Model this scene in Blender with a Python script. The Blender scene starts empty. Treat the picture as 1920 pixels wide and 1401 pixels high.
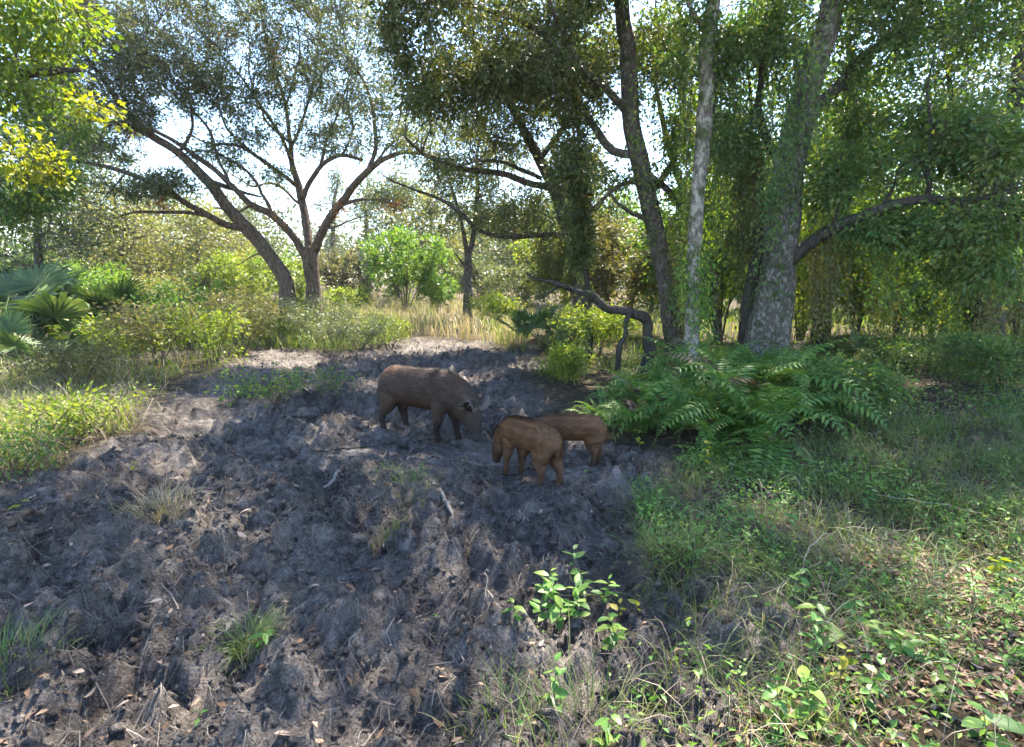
import bpy, math, random
import numpy as np
from mathutils import Vector, Matrix

# ------------------------------------------------------------------ camera, sky, sun, exposure
scene = bpy.context.scene
COL = scene.collection
rng = np.random.default_rng(11)
random.seed(5)

IW, IH, FPX, PITCH, CAMH = 1920.0, 1401.0, 1048.0, math.radians(9.75), 1.6
cam_d = bpy.data.cameras.new('camera')
cam = bpy.data.objects.new('camera', cam_d)
COL.objects.link(cam)
cam.location = (0, 0, CAMH)
cam.rotation_euler = (math.pi / 2 - PITCH, 0, 0)
cam_d.sensor_width = 36.0
cam_d.lens = 36.0 * FPX / IW
cam_d.clip_start, cam_d.clip_end = 0.05, 3000
scene.camera = cam

SUN_EL, SUN_AZ = math.radians(58), math.radians(24)      # azimuth measured from +Y towards +X
world = bpy.data.worlds.new('World')
scene.world = world
world.use_nodes = True
wn = world.node_tree.nodes
wl = world.node_tree.links
sky = wn.new('ShaderNodeTexSky')
sky.sky_type = 'NISHITA'
sky.sun_disc = False
sky.sun_elevation = SUN_EL
sky.sun_rotation = SUN_AZ
sky.air_density, sky.dust_density, sky.ozone_density = 1.0, 0.3, 2.2
wl.new(sky.outputs[0], wn['Background'].inputs[0])
wn['Background'].inputs[1].default_value = 0.12

sun_d = bpy.data.lights.new('sun', 'SUN')
sun_d.energy = 5.0
sun_d.angle = math.radians(0.6)
sun_d.color = (1.0, 0.90, 0.76)
sun = bpy.data.objects.new('sun', sun_d)
COL.objects.link(sun)
sdir = Vector((math.sin(SUN_AZ) * math.cos(SUN_EL), math.cos(SUN_AZ) * math.cos(SUN_EL), math.sin(SUN_EL)))
sun.rotation_euler = sdir.to_track_quat('Z', 'Y').to_euler()
sun.location = (5, 20, 40)

vs = scene.view_settings
vs.view_transform = 'Standard'
vs.look = 'None'
vs.gamma = 1.0
vs.use_curve_mapping = False
vs.exposure = 2.6
scene.render.engine = 'CYCLES'
cy = scene.cycles
cy.use_adaptive_sampling = True
cy.adaptive_threshold = 0.028
cy.max_bounces = 6
cy.diffuse_bounces = 3
cy.transmission_bounces = 4
cy.glossy_bounces = 2
cy.volume_bounces = 1
cy.use_denoising = True
cy.caustics_reflective = cy.caustics_refractive = False

# ------------------------------------------------------------------ projection and noise helpers
cP, sP = math.cos(PITCH), math.sin(PITCH)


def P(px, py, Y):
    """World point that lies Y metres ahead of the photographer on the ray of a photograph pixel."""
    u, v = (px - IW / 2) / FPX, (py - IH / 2) / FPX
    dx, dy, dz = u, cP - v * sP, -sP - v * cP
    k = Y / dy
    return np.array([dx * k, Y, CAMH + dz * k])


def G(px, py):
    """Point of the flat ground under a photograph pixel."""
    u, v = (px - IW / 2) / FPX, (py - IH / 2) / FPX
    dx, dy, dz = u, cP - v * sP, -sP - v * cP
    k = -CAMH / dz
    return np.array([dx * k, dy * k, 0.0])


def nrm(a):
    return a / np.maximum(np.linalg.norm(a, axis=-1, keepdims=True), 1e-9)


def _hash(ix, iy, seed):
    h = (ix.astype(np.int64) * 374761393 + iy.astype(np.int64) * 668265263 + seed * 1442695041) & 0xFFFFFFFF
    h = ((h ^ (h >> 13)) * 1274126177) & 0xFFFFFFFF
    h = h ^ (h >> 16)
    return (h & 0xFFFF) / 65535.0


def vnoise(x, y, seed=0):
    x = np.asarray(x, float); y = np.asarray(y, float)
    ix, iy = np.floor(x), np.floor(y)
    fx, fy = x - ix, y - iy
    fx = fx * fx * fx * (fx * (fx * 6 - 15) + 10); fy = fy * fy * fy * (fy * (fy * 6 - 15) + 10)
    a, b = _hash(ix, iy, seed), _hash(ix + 1, iy, seed)
    c, d = _hash(ix, iy + 1, seed), _hash(ix + 1, iy + 1, seed)
    return ((a * (1 - fx) + b * fx) * (1 - fy) + (c * (1 - fx) + d * fx) * fy) * 2 - 1


def fbm(x, y, oct=4, seed=0, gain=0.5):
    s, a = 0, 1.0
    x = np.asarray(x, float); y = np.asarray(y, float)
    for o in range(oct):
        s = s + a * vnoise(x, y, seed + o * 17)
        x, y = x * 1.83 * 0.8 - y * 1.83 * 0.6 + 3.1, x * 1.83 * 0.6 + y * 1.83 * 0.8 - 1.7
        a *= gain
    return s


def smooth(a, b, x):
    t = np.clip((x - a) / (b - a), 0, 1)
    return t * t * (3 - 2 * t)


SOIL_PX = [(-500, 905), (-60, 905), (120, 880), (235, 812), (300, 745), (400, 700), (490, 660), (640, 672), (720, 652), (770, 636),
           (870, 640), (960, 652), (1010, 668), (1000, 720), (1010, 765), (1130, 812), (1240, 838), (1250, 890), (1170, 930),
           (1170, 1000), (1260, 1050), (1420, 1085), (1490, 1150), (1450, 1300), (1330, 1401), (1290, 2600), (-1500, 2600)]
SOIL = np.array([G(a, b)[:2] for a, b in SOIL_PX])


def poly_sd(x, y, poly):
    """Signed distance to a polygon, positive inside."""
    x = np.asarray(x, float); y = np.asarray(y, float)
    best = np.full(x.shape, 1e9); inside = np.zeros(x.shape, bool)
    n = len(poly)
    for i in range(n):
        ax, ay = poly[i]; bx, by = poly[(i + 1) % n]
        ex, ey = bx - ax, by - ay
        t = np.clip(((x - ax) * ex + (y - ay) * ey) / (ex * ex + ey * ey), 0, 1)
        best = np.minimum(best, (x - ax - t * ex) ** 2 + (y - ay - t * ey) ** 2)
        if abs(by - ay) > 1e-9:
            c = ((ay > y) != (by > y)) & (x < ex * (y - ay) / (by - ay) + ax)
            inside ^= c
    d = np.sqrt(best)
    return np.where(inside, d, -d)


def soil_mask(x, y):
    d = poly_sd(x, y, SOIL)
    sc = np.clip(y / 6.0, 0.5, 3.0)
    return smooth(-0.22, 0.22, d / sc + 0.22 * fbm(x * 1.4, y * 1.4, 3, 91))


PITS = [(1250, 1150, .26, .13), (1330, 1240, .22, .12), (1190, 1300, .2, .08), (480, 1225, .2, .07), (380, 805, .5, .12), (560, 835, .45, .1),
        (120, 930, .35, .1), (880, 1080, .28, .08), (700, 1010, .3, .07), (620, 1290, .25, .07), (230, 1270, .3, .08), (1100, 850, .3, .07),
        (1000, 1040, .25, .06), (740, 828, .3, .05), (300, 900, .4, .09), (1580, 1120, .35, .09), (1280, 880, .3, .06), (60, 1190, .3, .07)]
MOUNDS = [(820, 1060, .34, .07), (540, 1000, .4, .08), (250, 1090, .4, .08), (850, 725, .5, .12), (930, 735, .5, .08), (130, 800, .9, .10),
          (420, 960, .45, .07), (700, 1180, .35, .06), (560, 1330, .3, .06), (90, 1330, .3, .06), (1060, 990, .4, .05), (380, 1240, .3, .05),
          (960, 1230, .25, .05), (1330, 780, .9, .10), (620, 930, .45, .06), (30, 1060, .4, .06)]
PM = [(*G(a, b)[:2], r, -d) for a, b, r, d in PITS] + [(*G(a, b)[:2], r, d) for a, b, r, d in MOUNDS]


def hgt(x, y):
    x = np.asarray(x, float); y = np.asarray(y, float)
    s = soil_mask(x, y)
    near = 1 - smooth(14, 30, y)
    h = 0.09 * fbm(x * .32, y * .32, 3, 3) * smooth(1, 5, np.hypot(x, y))
    wx = x + .12 * fbm(x * 2.3, y * 2.3, 2, 41); wy = y + .12 * fbm(x * 2.3 + 9, y * 2.3, 2, 43)
    clod = 1 - np.abs(fbm(wx * 3.2, wy * 3.2, 3, 7)) * 1.3
    bil = np.abs(fbm(wx * 5.5 + 7, wy * 5.5, 3, 29))
    bil2 = np.abs(fbm(wx * 12, wy * 12 + 3, 2, 37))
    ro = .060 * fbm(wx * 1.5, wy * 1.5, 3, 5) + .075 * (clod - .5) + .105 * (bil - .3) + .050 * (bil2 - .3) + .016 * fbm(x * 22, y * 22, 2, 23)
    ro = ro * (1 - .65 * np.exp(-(((x + 0.75) / 1.1) ** 2 + ((y - 5.3) / .75) ** 2) ** 2) - .65 * np.exp(-(((x - .25) / .6) ** 2 + ((y - 4.5) / .6) ** 2) ** 2))
    h = h + near * (s * (ro - 0.035) + (1 - s) * .03 * fbm(x * 2, y * 2, 3, 13))
    for cx, cyy, r, d in PM:
        h = h + d * np.exp(-((x - cx) ** 2 + (y - cyy) ** 2) / (r * r))
    return h


def hz(x, y):
    return float(hgt(np.array([x]), np.array([y]))[0])


def GH(px, py):
    g = G(px, py)
    g[2] = hz(g[0], g[1])
    return g


# ------------------------------------------------------------------ mesh helpers
def mkmesh(name, V, tris=None, quads=None, attrs=None, smooth_sh=False):
    me = bpy.data.meshes.new(name)
    V = np.asarray(V, np.float32).reshape(-1, 3)
    me.vertices.add(len(V))
    me.vertices.foreach_set('co', V.ravel())
    loops, starts, n = [], [], 0
    if quads is not None and len(quads):
        q = np.asarray(quads, np.int32).reshape(-1, 4)
        loops.append(q.ravel()); starts.append(np.arange(len(q)) * 4); n = len(q) * 4
    if tris is not None and len(tris):
        t = np.asarray(tris, np.int32).reshape(-1, 3)
        loops.append(t.ravel()); starts.append(n + np.arange(len(t)) * 3)
    loops = np.concatenate(loops).astype(np.int32); starts = np.concatenate(starts).astype(np.int32)
    me.loops.add(len(loops)); me.loops.foreach_set('vertex_index', loops)
    me.polygons.add(len(starts)); me.polygons.foreach_set('loop_start', starts)
    if smooth_sh:
        me.polygons.foreach_set('use_smooth', np.ones(len(starts), bool))
    for k, a in (attrs or {}).items():
        a = np.asarray(a, np.float32)
        if a.ndim == 2:
            at = me.attributes.new(k, 'FLOAT_COLOR', 'POINT')
            if a.shape[1] == 3:
                a = np.concatenate([a, np.ones((len(a), 1), np.float32)], 1)
            at.data.foreach_set('color', a.ravel())
        else:
            at = me.attributes.new(k, 'FLOAT', 'POINT'); at.data.foreach_set('value', a)
    me.update(calc_edges=True)
    return me


def ob(name, me, mat=None, parent=None, loc=None):
    o = bpy.data.objects.new(name, me)
    COL.objects.link(o)
    if mat is not None and len(me.materials) == 0:
        me.materials.append(mat)
    if parent is not None:
        o.parent = parent
    if loc is not None:
        o.location = [float(c) for c in loc]
    return o


def tag(o, label=None, cat=None, group=None, kind=None):
    if label: o['label'] = label
    if cat: o['category'] = cat
    if group: o['group'] = group
    if kind: o['kind'] = kind
    return o


def empty(name, loc, label, cat, group=None, rz=0.0):
    o = bpy.data.objects.new(name, None)
    COL.objects.link(o)
    o.empty_display_size = 0.2
    o.location = [float(c) for c in loc]
    o.rotation_euler = (0, 0, rz)
    return tag(o, label, cat, group)


def tube_batch(pts, r0, r1, sides=4, power=1.0):
    """Tapered tubes along M polylines of K points each."""
    M, K, _ = pts.shape
    T = np.empty_like(pts)
    T[:, 1:-1] = pts[:, 2:] - pts[:, :-2]; T[:, 0] = pts[:, 1] - pts[:, 0]; T[:, -1] = pts[:, -1] - pts[:, -2]
    T = nrm(T)
    mean = nrm(pts[:, -1] - pts[:, 0])
    ref = np.where(np.abs(mean[:, 2:3]) > .8, np.array([[1., 0, 0]]), np.array([[0, 0, 1.]]))
    A = nrm(np.cross(T, ref[:, None, :])); B = np.cross(T, A)
    t = (np.linspace(0, 1, K) ** power)[None, :]
    r = r0[:, None] * (1 - t) + r1[:, None] * t
    ang = np.arange(sides) * 2 * math.pi / sides
    V = pts[:, :, None, :] + r[:, :, None, None] * (np.cos(ang)[None, None, :, None] * A[:, :, None, :] + np.sin(ang)[None, None, :, None] * B[:, :, None, :])
    base = (np.arange(M) * K * sides)[:, None, None]
    k = np.arange(K - 1)[None, :, None] * sides; s = np.arange(sides)[None, None, :]; s2 = (s + 1) % sides
    Q = np.stack([base + k + s, base + k + s2, base + k + sides + s2, base + k + sides + s], -1)
    return V.reshape(-1, 3), Q.reshape(-1, 4)


def tube(pts, rad, sides=12, lump=0.06, seed=0, flare=0.0):
    """One limb: parallel-transport tube with lumpy bark relief and closed ends."""
    pts = np.asarray(pts, float); rad = np.asarray(rad, float)
    K = len(pts)
    T = nrm(np.gradient(pts, axis=0))
    a = np.cross(T[0], [0, 0, 1.0]) if abs(T[0][2]) < .9 else np.cross(T[0], [1.0, 0, 0])
    a = a / np.linalg.norm(a)
    A = []
    for i in range(K):
        a = a - T[i] * a.dot(T[i]); a = a / np.linalg.norm(a); A.append(a.copy())
    A = np.array(A); B = np.cross(T, A)
    ang = np.arange(sides) * 2 * math.pi / sides
    L = np.concatenate([[0], np.cumsum(np.linalg.norm(np.diff(pts, axis=0), axis=1))])
    uu = (L / max(rad.mean(), 1e-4))[:, None]
    n1 = vnoise(np.cos(ang)[None, :] * 1.6 + seed * 7.1 + uu * .0, uu * .45 + np.sin(ang)[None, :] * 1.6, seed)
    n2 = vnoise(np.cos(ang)[None, :] * 4 + seed * 3.3, uu * 1.3 + np.sin(ang)[None, :] * 4, seed + 5)
    R = rad[:, None] * (1 + lump * n1 + lump * .6 * n2)
    if flare:
        f = np.exp(-L / (rad[0] * 2.2))[:, None]
        R = R * (1 + flare * f * (0.55 + .6 * np.cos(ang * 5 + seed)[None, :] * .5 + .3 * np.cos(ang * 3 + 1)[None, :]))
    V = pts[:, None, :] + R[:, :, None] * (np.cos(ang)[None, :, None] * A[:, None, :] + np.sin(ang)[None, :, None] * B[:, None, :])
    V = V.reshape(-1, 3)
    k = np.arange(K - 1)[:, None] * sides; s = np.arange(sides)[None, :]; s2 = (s + 1) % sides
    Q = np.stack([k + s, k + s2, k + sides + s2, k + sides + s], -1).reshape(-1, 4)
    V = np.concatenate([V, pts[:1], pts[-1:]])
    n = K * sides
    t0 = np.stack([np.full(sides, n), (s2[0]), s[0]], -1); t1 = np.stack([np.full(sides, n + 1), (K - 1) * sides + s[0], (K - 1) * sides + s2[0]], -1)
    return V, Q, np.concatenate([t0, t1])


def spline(pts, step):
    """Catmull-Rom through the rows of pts (any number of columns, the first three are xyz)."""
    p = np.asarray(pts, float)
    p = np.concatenate([2 * p[:1] - p[1:2], p, 2 * p[-1:] - p[-2:-1]])
    out = []
    for i in range(1, len(p) - 2):
        n = max(2, int(np.linalg.norm(p[i + 1, :3] - p[i, :3]) / step))
        t = (np.arange(n) / n)[:, None]
        out.append(.5 * (2 * p[i] + (p[i + 1] - p[i - 1]) * t + (2 * p[i - 1] - 5 * p[i] + 4 * p[i + 1] - p[i + 2]) * t ** 2
                         + (3 * p[i] - p[i - 1] - 3 * p[i + 1] + p[i + 2]) * t ** 3))
    out.append(p[-2:-1])
    return np.concatenate(out)


def leaf_batch(c, d, L, Wd, up=0.6, fold=.25, r=None, single=False):
    """Folded diamond leaves: base c, axis d, length L, width Wd; two faces each."""
    r = r or rng
    N = len(c)
    n = nrm(r.normal(size=(N, 3)) + np.array([0, 0, up]))
    d = nrm(d)
    side = nrm(np.cross(d, n)); n = np.cross(side, d)
    L = np.broadcast_to(np.asarray(L, float), (N,))[:, None]; Wd = np.broadcast_to(np.asarray(Wd, float), (N,))[:, None]
    if single:
        V = np.stack([c + side * Wd * .55, c + d * L, c - side * Wd * .55], 1).reshape(-1, 3)
        return V, np.arange(N * 3).reshape(-1, 3)
    m = c + d * L * .45 + n * Wd * fold
    V = np.stack([c, m + side * Wd * .5, c + d * L - n * L * .08, m - side * Wd * .5], 1).reshape(-1, 3)
    b = np.arange(N)[:, None] * 4
    Tt = np.concatenate([b + np.array([[0, 1, 2]]), b + np.array([[0, 2, 3]])])
    return V, Tt


def grass_batch(p, h, w, lean, az=None, r=None, curl=1.0):
    """Bent grass blades: 5 vertices and 3 faces each."""
    r = r or rng
    N = len(p)
    az = r.uniform(0, 2 * math.pi, N) if az is None else az
    dv = np.stack([np.cos(az), np.sin(az), np.zeros(N)], 1)
    sa = az + math.pi / 2 + r.normal(0, .5, N)
    sv = np.stack([np.cos(sa), np.sin(sa), np.zeros(N)], 1)
    h = h[:, None]; lean = lean[:, None]; w = np.broadcast_to(np.asarray(w, float), (N,))[:, None]
    up = np.array([[0, 0, 1.]])
    mid = p + up * h * .58 + dv * h * lean * .32
    tip = p + up * h * np.clip(1 - .45 * lean * curl, .15, 1) + dv * h * lean
    V = np.stack([p - sv * w * .5, p + sv * w * .5, mid + sv * w * .42, mid - sv * w * .42, tip], 1).reshape(-1, 3)
    b = np.arange(N)[:, None] * 5
    T = np.concatenate([b + np.array([[0, 1, 2]]), b + np.array([[0, 2, 3]]), b + np.array([[3, 2, 4]])])
    return V, T


# ------------------------------------------------------------------ materials
def new_mat(name):
    m = bpy.data.materials.new(name)
    m.use_nodes = True
    nt = m.node_tree
    return m, nt.nodes, nt.links, nt.nodes['Principled BSDF'], nt.nodes['Material Output']


def leaf_mat(name, cols, trans=.42, rough=.5, spec=.35, tcol=(1.25, 1.2, .55), attr='tint'):
    m, n, l, b, out = new_mat(name)
    at = n.new('ShaderNodeAttribute'); at.attribute_name = attr
    cr = n.new('ShaderNodeValToRGB')
    while len(cr.color_ramp.elements) < len(cols):
        cr.color_ramp.elements.new(.5)
    for i, c in enumerate(cols):
        cr.color_ramp.elements[i].position = i / max(1, len(cols) - 1)
        cr.color_ramp.elements[i].color = (*c, 1)
    l.new(at.outputs['Fac'], cr.inputs[0])
    l.new(cr.outputs[0], b.inputs['Base Color'])
    b.inputs['Roughness'].default_value = rough
    b.inputs['Specular IOR Level'].default_value = spec
    tr = n.new('ShaderNodeBsdfTranslucent')
    mx = n.new('ShaderNodeMix'); mx.data_type = 'RGBA'; mx.blend_type = 'MULTIPLY'; mx.inputs[0].default_value = 1
    l.new(cr.outputs[0], mx.inputs[6]); mx.inputs[7].default_value = (*tcol, 1)
    l.new(mx.outputs[2], tr.inputs[0])
    ms = n.new('ShaderNodeMixShader'); ms.inputs[0].default_value = trans
    l.new(b.outputs[0], ms.inputs[1]); l.new(tr.outputs[0], ms.inputs[2])
    l.new(ms.outputs[0], out.inputs[0])
    return m


def bark_mat(name, dark, light, patch=None, patch_amt=.5, scale=6.0, vert=.25, bump=.6, moss=None):
    m, n, l, b, out = new_mat(name)
    tc = n.new('ShaderNodeTexCoord'); mp = n.new('ShaderNodeMapping')
    mp.inputs['Scale'].default_value = (1, 1, vert)
    l.new(tc.outputs['Object'], mp.inputs[0])
    n1 = n.new('ShaderNodeTexNoise'); n1.inputs['Scale'].default_value = scale * 3; n1.inputs['Detail'].default_value = 6; n1.inputs['Roughness'].default_value = .65
    l.new(mp.outputs[0], n1.inputs['Vector'])
    vo = n.new('ShaderNodeTexVoronoi'); vo.inputs['Scale'].default_value = scale * 5; vo.feature = 'DISTANCE_TO_EDGE'
    l.new(mp.outputs[0], vo.inputs['Vector'])
    cr = n.new('ShaderNodeValToRGB')
    cr.color_ramp.elements[0].position = .32; cr.color_ramp.elements[0].color = (*dark, 1)
    cr.color_ramp.elements[1].position = .68; cr.color_ramp.elements[1].color = (*light, 1)
    l.new(n1.outputs[0], cr.inputs[0])
    col = cr.outputs[0]
    if patch:
        n2 = n.new('ShaderNodeTexNoise'); n2.inputs['Scale'].default_value = scale * 1.6; n2.inputs['Detail'].default_value = 5; n2.inputs['Roughness'].default_value = .7
        mp2 = n.new('ShaderNodeMapping'); mp2.inputs['Scale'].default_value = (1, 1, .6)
        l.new(tc.outputs['Object'], mp2.inputs[0]); l.new(mp2.outputs[0], n2.inputs['Vector'])
        r2 = n.new('ShaderNodeValToRGB'); r2.color_ramp.elements[0].position = .62 - .25 * patch_amt; r2.color_ramp.elements[1].position = .68 - .25 * patch_amt
        l.new(n2.outputs[0], r2.inputs[0])
        mx = n.new('ShaderNodeMix'); mx.data_type = 'RGBA'; l.new(r2.outputs[0], mx.inputs[0]); l.new(col, mx.inputs[6]); mx.inputs[7].default_value = (*patch, 1)
        col = mx.outputs[2]
    if moss:
        n3 = n.new('ShaderNodeTexNoise'); n3.inputs['Scale'].default_value = scale * .7; n3.inputs['Detail'].default_value = 7
        l.new(tc.outputs['Object'], n3.inputs['Vector'])
        r3 = n.new('ShaderNodeValToRGB'); r3.color_ramp.elements[0].position = .52; r3.color_ramp.elements[1].position = .64
        l.new(n3.outputs[0], r3.inputs[0])
        mx = n.new('ShaderNodeMix'); mx.data_type = 'RGBA'; l.new(r3.outputs[0], mx.inputs[0]); l.new(col, mx.inputs[6]); mx.inputs[7].default_value = (*moss, 1)
        col = mx.outputs[2]
    l.new(col, b.inputs['Base Color'])
    b.inputs['Roughness'].default_value = .9; b.inputs['Specular IOR Level'].default_value = .15
    mul = n.new('ShaderNodeMath'); mul.operation = 'MULTIPLY'
    l.new(n1.outputs[0], mul.inputs[0]); l.new(vo.outputs['Distance'], mul.inputs[1])
    add = n.new('ShaderNodeMath'); add.operation = 'ADD'; l.new(mul.outputs[0], add.inputs[0]); l.new(n1.outputs[0], add.inputs[1])
    bp = n.new('ShaderNodeBump'); bp.inputs['Strength'].default_value = bump; bp.inputs['Distance'].default_value = .05
    l.new(add.outputs[0], bp.inputs['Height']); l.new(bp.outputs[0], b.inputs['Normal'])
    return m


def attr_mat(name, attr='col', rough=.7, spec=.2, bump=0, trans=0):
    m, n, l, b, out = new_mat(name)
    at = n.new('ShaderNodeAttribute'); at.attribute_name = attr
    l.new(at.outputs['Color'], b.inputs['Base Color'])
    b.inputs['Roughness'].default_value = rough; b.inputs['Specular IOR Level'].default_value = spec
    if bump:
        no = n.new('ShaderNodeTexNoise'); no.inputs['Scale'].default_value = 90; no.inputs['Detail'].default_value = 4
        tc = n.new('ShaderNodeTexCoord'); l.new(tc.outputs['Object'], no.inputs['Vector'])
        bp = n.new('ShaderNodeBump'); bp.inputs['Strength'].default_value = bump; bp.inputs['Distance'].default_value = .01
        l.new(no.outputs[0], bp.inputs['Height']); l.new(bp.outputs[0], b.inputs['Normal'])
    return m


def plain_mat(name, col, rough=.6, spec=.3):
    m, n, l, b, out = new_mat(name)
    no = n.new('ShaderNodeTexNoise'); no.inputs['Scale'].default_value = 30
    mx = n.new('ShaderNodeMix'); mx.data_type = 'RGBA'; l.new(no.outputs[0], mx.inputs[0])
    mx.inputs[6].default_value = (*[c * .75 for c in col], 1); mx.inputs[7].default_value = (*[min(1, c * 1.25) for c in col], 1)
    l.new(mx.outputs[2], b.inputs['Base Color'])
    b.inputs['Roughness'].default_value = rough; b.inputs['Specular IOR Level'].default_value = spec
    return m


M = {}
M['oak'] = leaf_mat('oak_leaf', [(0.044, 0.069, 0.022), (0.075, 0.106, 0.033), (0.125, 0.144, 0.044), (0.200, 0.175, 0.062)])
M['oak_grey'] = leaf_mat('grey_oak_leaf', [(.060, .085, .050), (.095, .125, .065), (.135, .16, .075), (.19, .18, .09)], trans=.42)
M['oak_dark'] = leaf_mat('dark_oak_leaf', [(0.031, 0.056, 0.020), (0.058, 0.085, 0.027), (0.094, 0.118, 0.035), (0.173, 0.158, 0.044)], trans=.34)
M['bright'] = leaf_mat('bright_leaf', [(0.069, 0.138, 0.017), (0.115, 0.196, 0.023), (0.172, 0.230, 0.029), (0.241, 0.253, 0.040)], trans=.5, tcol=(1.3, 1.3, .4))
M['vine'] = leaf_mat('vine_leaf', [(0.038, 0.095, 0.025), (0.069, 0.147, 0.035), (0.116, 0.192, 0.044), (0.201, 0.221, 0.050)], trans=.42)
M['shrub_green'] = leaf_mat('shrub_leaf', [(0.062, 0.150, 0.025), (0.100, 0.213, 0.031), (0.150, 0.250, 0.037), (0.225, 0.263, 0.050)], trans=.45)
M['shrub_yellow'] = leaf_mat('yellow_shrub_leaf', [(0.092, 0.165, 0.021), (0.148, 0.223, 0.026), (0.203, 0.259, 0.037), (0.240, 0.247, 0.053)], trans=.48)
M['shrub_olive'] = leaf_mat('olive_shrub_leaf', [(.06, .08, .03), (.10, .11, .04), (.15, .14, .055), (.21, .17, .08)], trans=.38)
M['shrub_grey'] = leaf_mat('grey_shrub_leaf', [(0.069, 0.106, 0.056), (0.100, 0.138, 0.069), (0.150, 0.175, 0.075), (0.213, 0.200, 0.100)], trans=.35)
M['far'] = leaf_mat('far_leaf', [(0.056, 0.088, 0.050), (0.088, 0.119, 0.056), (0.125, 0.150, 0.062), (0.188, 0.175, 0.075)], trans=.35)
M['gold'] = leaf_mat('golden_leaf', [(0.101, 0.130, 0.044), (0.156, 0.178, 0.055), (0.212, 0.216, 0.077), (0.258, 0.205, 0.088)], trans=.42)
M['orange'] = leaf_mat('orange_needle', [(.22, .10, .03), (.32, .15, .04), (.40, .19, .06), (.30, .17, .08)], trans=.4, tcol=(1.2, 1, .6))
M['fern'] = leaf_mat('fern_leaf', [(0.050, 0.114, 0.023), (0.076, 0.172, 0.033), (0.119, 0.230, 0.042), (0.203, 0.268, 0.046)], trans=.4)
M['palm'] = leaf_mat('palmetto_leaf', [(0.037, 0.075, 0.027), (0.056, 0.106, 0.037), (0.088, 0.144, 0.050), (0.125, 0.175, 0.062)], trans=.3, rough=.5, spec=.25)
M['palm_dead'] = leaf_mat('dead_palmetto_leaf', [(.14, .09, .055), (.20, .13, .08), (.25, .17, .11)], trans=.2)
M['grass'] = leaf_mat('grass_blade', [(0.050, 0.106, 0.025), (0.088, 0.156, 0.035), (0.138, 0.200, 0.050), (0.250, 0.225, 0.100)], trans=.4)
M['grass_gold'] = leaf_mat('golden_grass_blade', [(0.193, 0.175, 0.079), (0.280, 0.237, 0.118), (0.348, 0.288, 0.171), (0.406, 0.340, 0.249)], trans=.42, tcol=(1.1, 1.05, .8))
M['grass_lime'] = leaf_mat('lime_grass_blade', [(0.081, 0.151, 0.020), (0.135, 0.205, 0.030), (0.189, 0.227, 0.045), (0.252, 0.238, 0.090)], trans=.45)
M['straw'] = leaf_mat('straw', [(.09, .07, .05), (.15, .12, .085), (.22, .175, .125), (.33, .275, .21)], trans=.15, tcol=(1, 1, 1))
M['root'] = leaf_mat('root_fibre', [(0.040, 0.035, 0.033), (0.072, 0.063, 0.059), (0.122, 0.107, 0.094), (0.194, 0.169, 0.144)], trans=.05, tcol=(1, 1, 1))
M['litter'] = leaf_mat('fallen_leaf', [(.10, .055, .032), (.17, .10, .058), (.24, .155, .10), (.34, .26, .20)], trans=.2, rough=.6, tcol=(1.1, .95, .8))
M['herb'] = leaf_mat('herb_leaf', [(0.062, 0.150, 0.031), (0.094, 0.213, 0.044), (0.138, 0.263, 0.056), (0.213, 0.300, 0.062)], trans=.42, rough=.42)
M['herb_yellow'] = leaf_mat('yellow_herb_leaf', [(0.136, 0.192, 0.012), (0.208, 0.248, 0.016), (0.272, 0.288, 0.024), (0.336, 0.304, 0.032)], trans=.52, tcol=(1.2, 1.2, .4))
M['stem'] = plain_mat('green_stem', (.10, .12, .045), .6)
M['dry_stem'] = plain_mat('dry_stem', (.26, .21, .15), .8)
M['bark_grey'] = bark_mat('grey_brown_bark', (.028, .023, .02), (.15, .12, .10), patch=(.17, .155, .13), patch_amt=.3, scale=8, vert=.35, moss=(.05, .055, .025), bump=1.0)
M['bark_brown'] = bark_mat('brown_bark', (.035, .025, .019), (.20, .145, .105), patch=(.22, .17, .13), patch_amt=.2, scale=6, vert=.22, bump=1.0)
M['bark_lichen'] = bark_mat('lichen_bark', (.045, .040, .034), (.13, .115, .095), patch=(.21, .198, .17), patch_amt=.42, scale=13, vert=.7, moss=(.05, .06, .028))
M['bark_pale'] = bark_mat('pale_bark', (.08, .066, .052), (.24, .205, .165), patch=(.36, .33, .28), patch_amt=.5, scale=6, vert=.4, moss=(.07, .08, .035))
M['bark_dark'] = bark_mat('dark_bark', (.022, .019, .017), (.075, .064, .055), scale=6, vert=.4, moss=(.04, .05, .025))
M['wood_grey'] = bark_mat('weathered_wood', (.10, .085, .075), (.27, .235, .205), scale=14, vert=1, bump=.4)
M['twig'] = plain_mat('twig', (.085, .074, .064), .9, .1)


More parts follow.
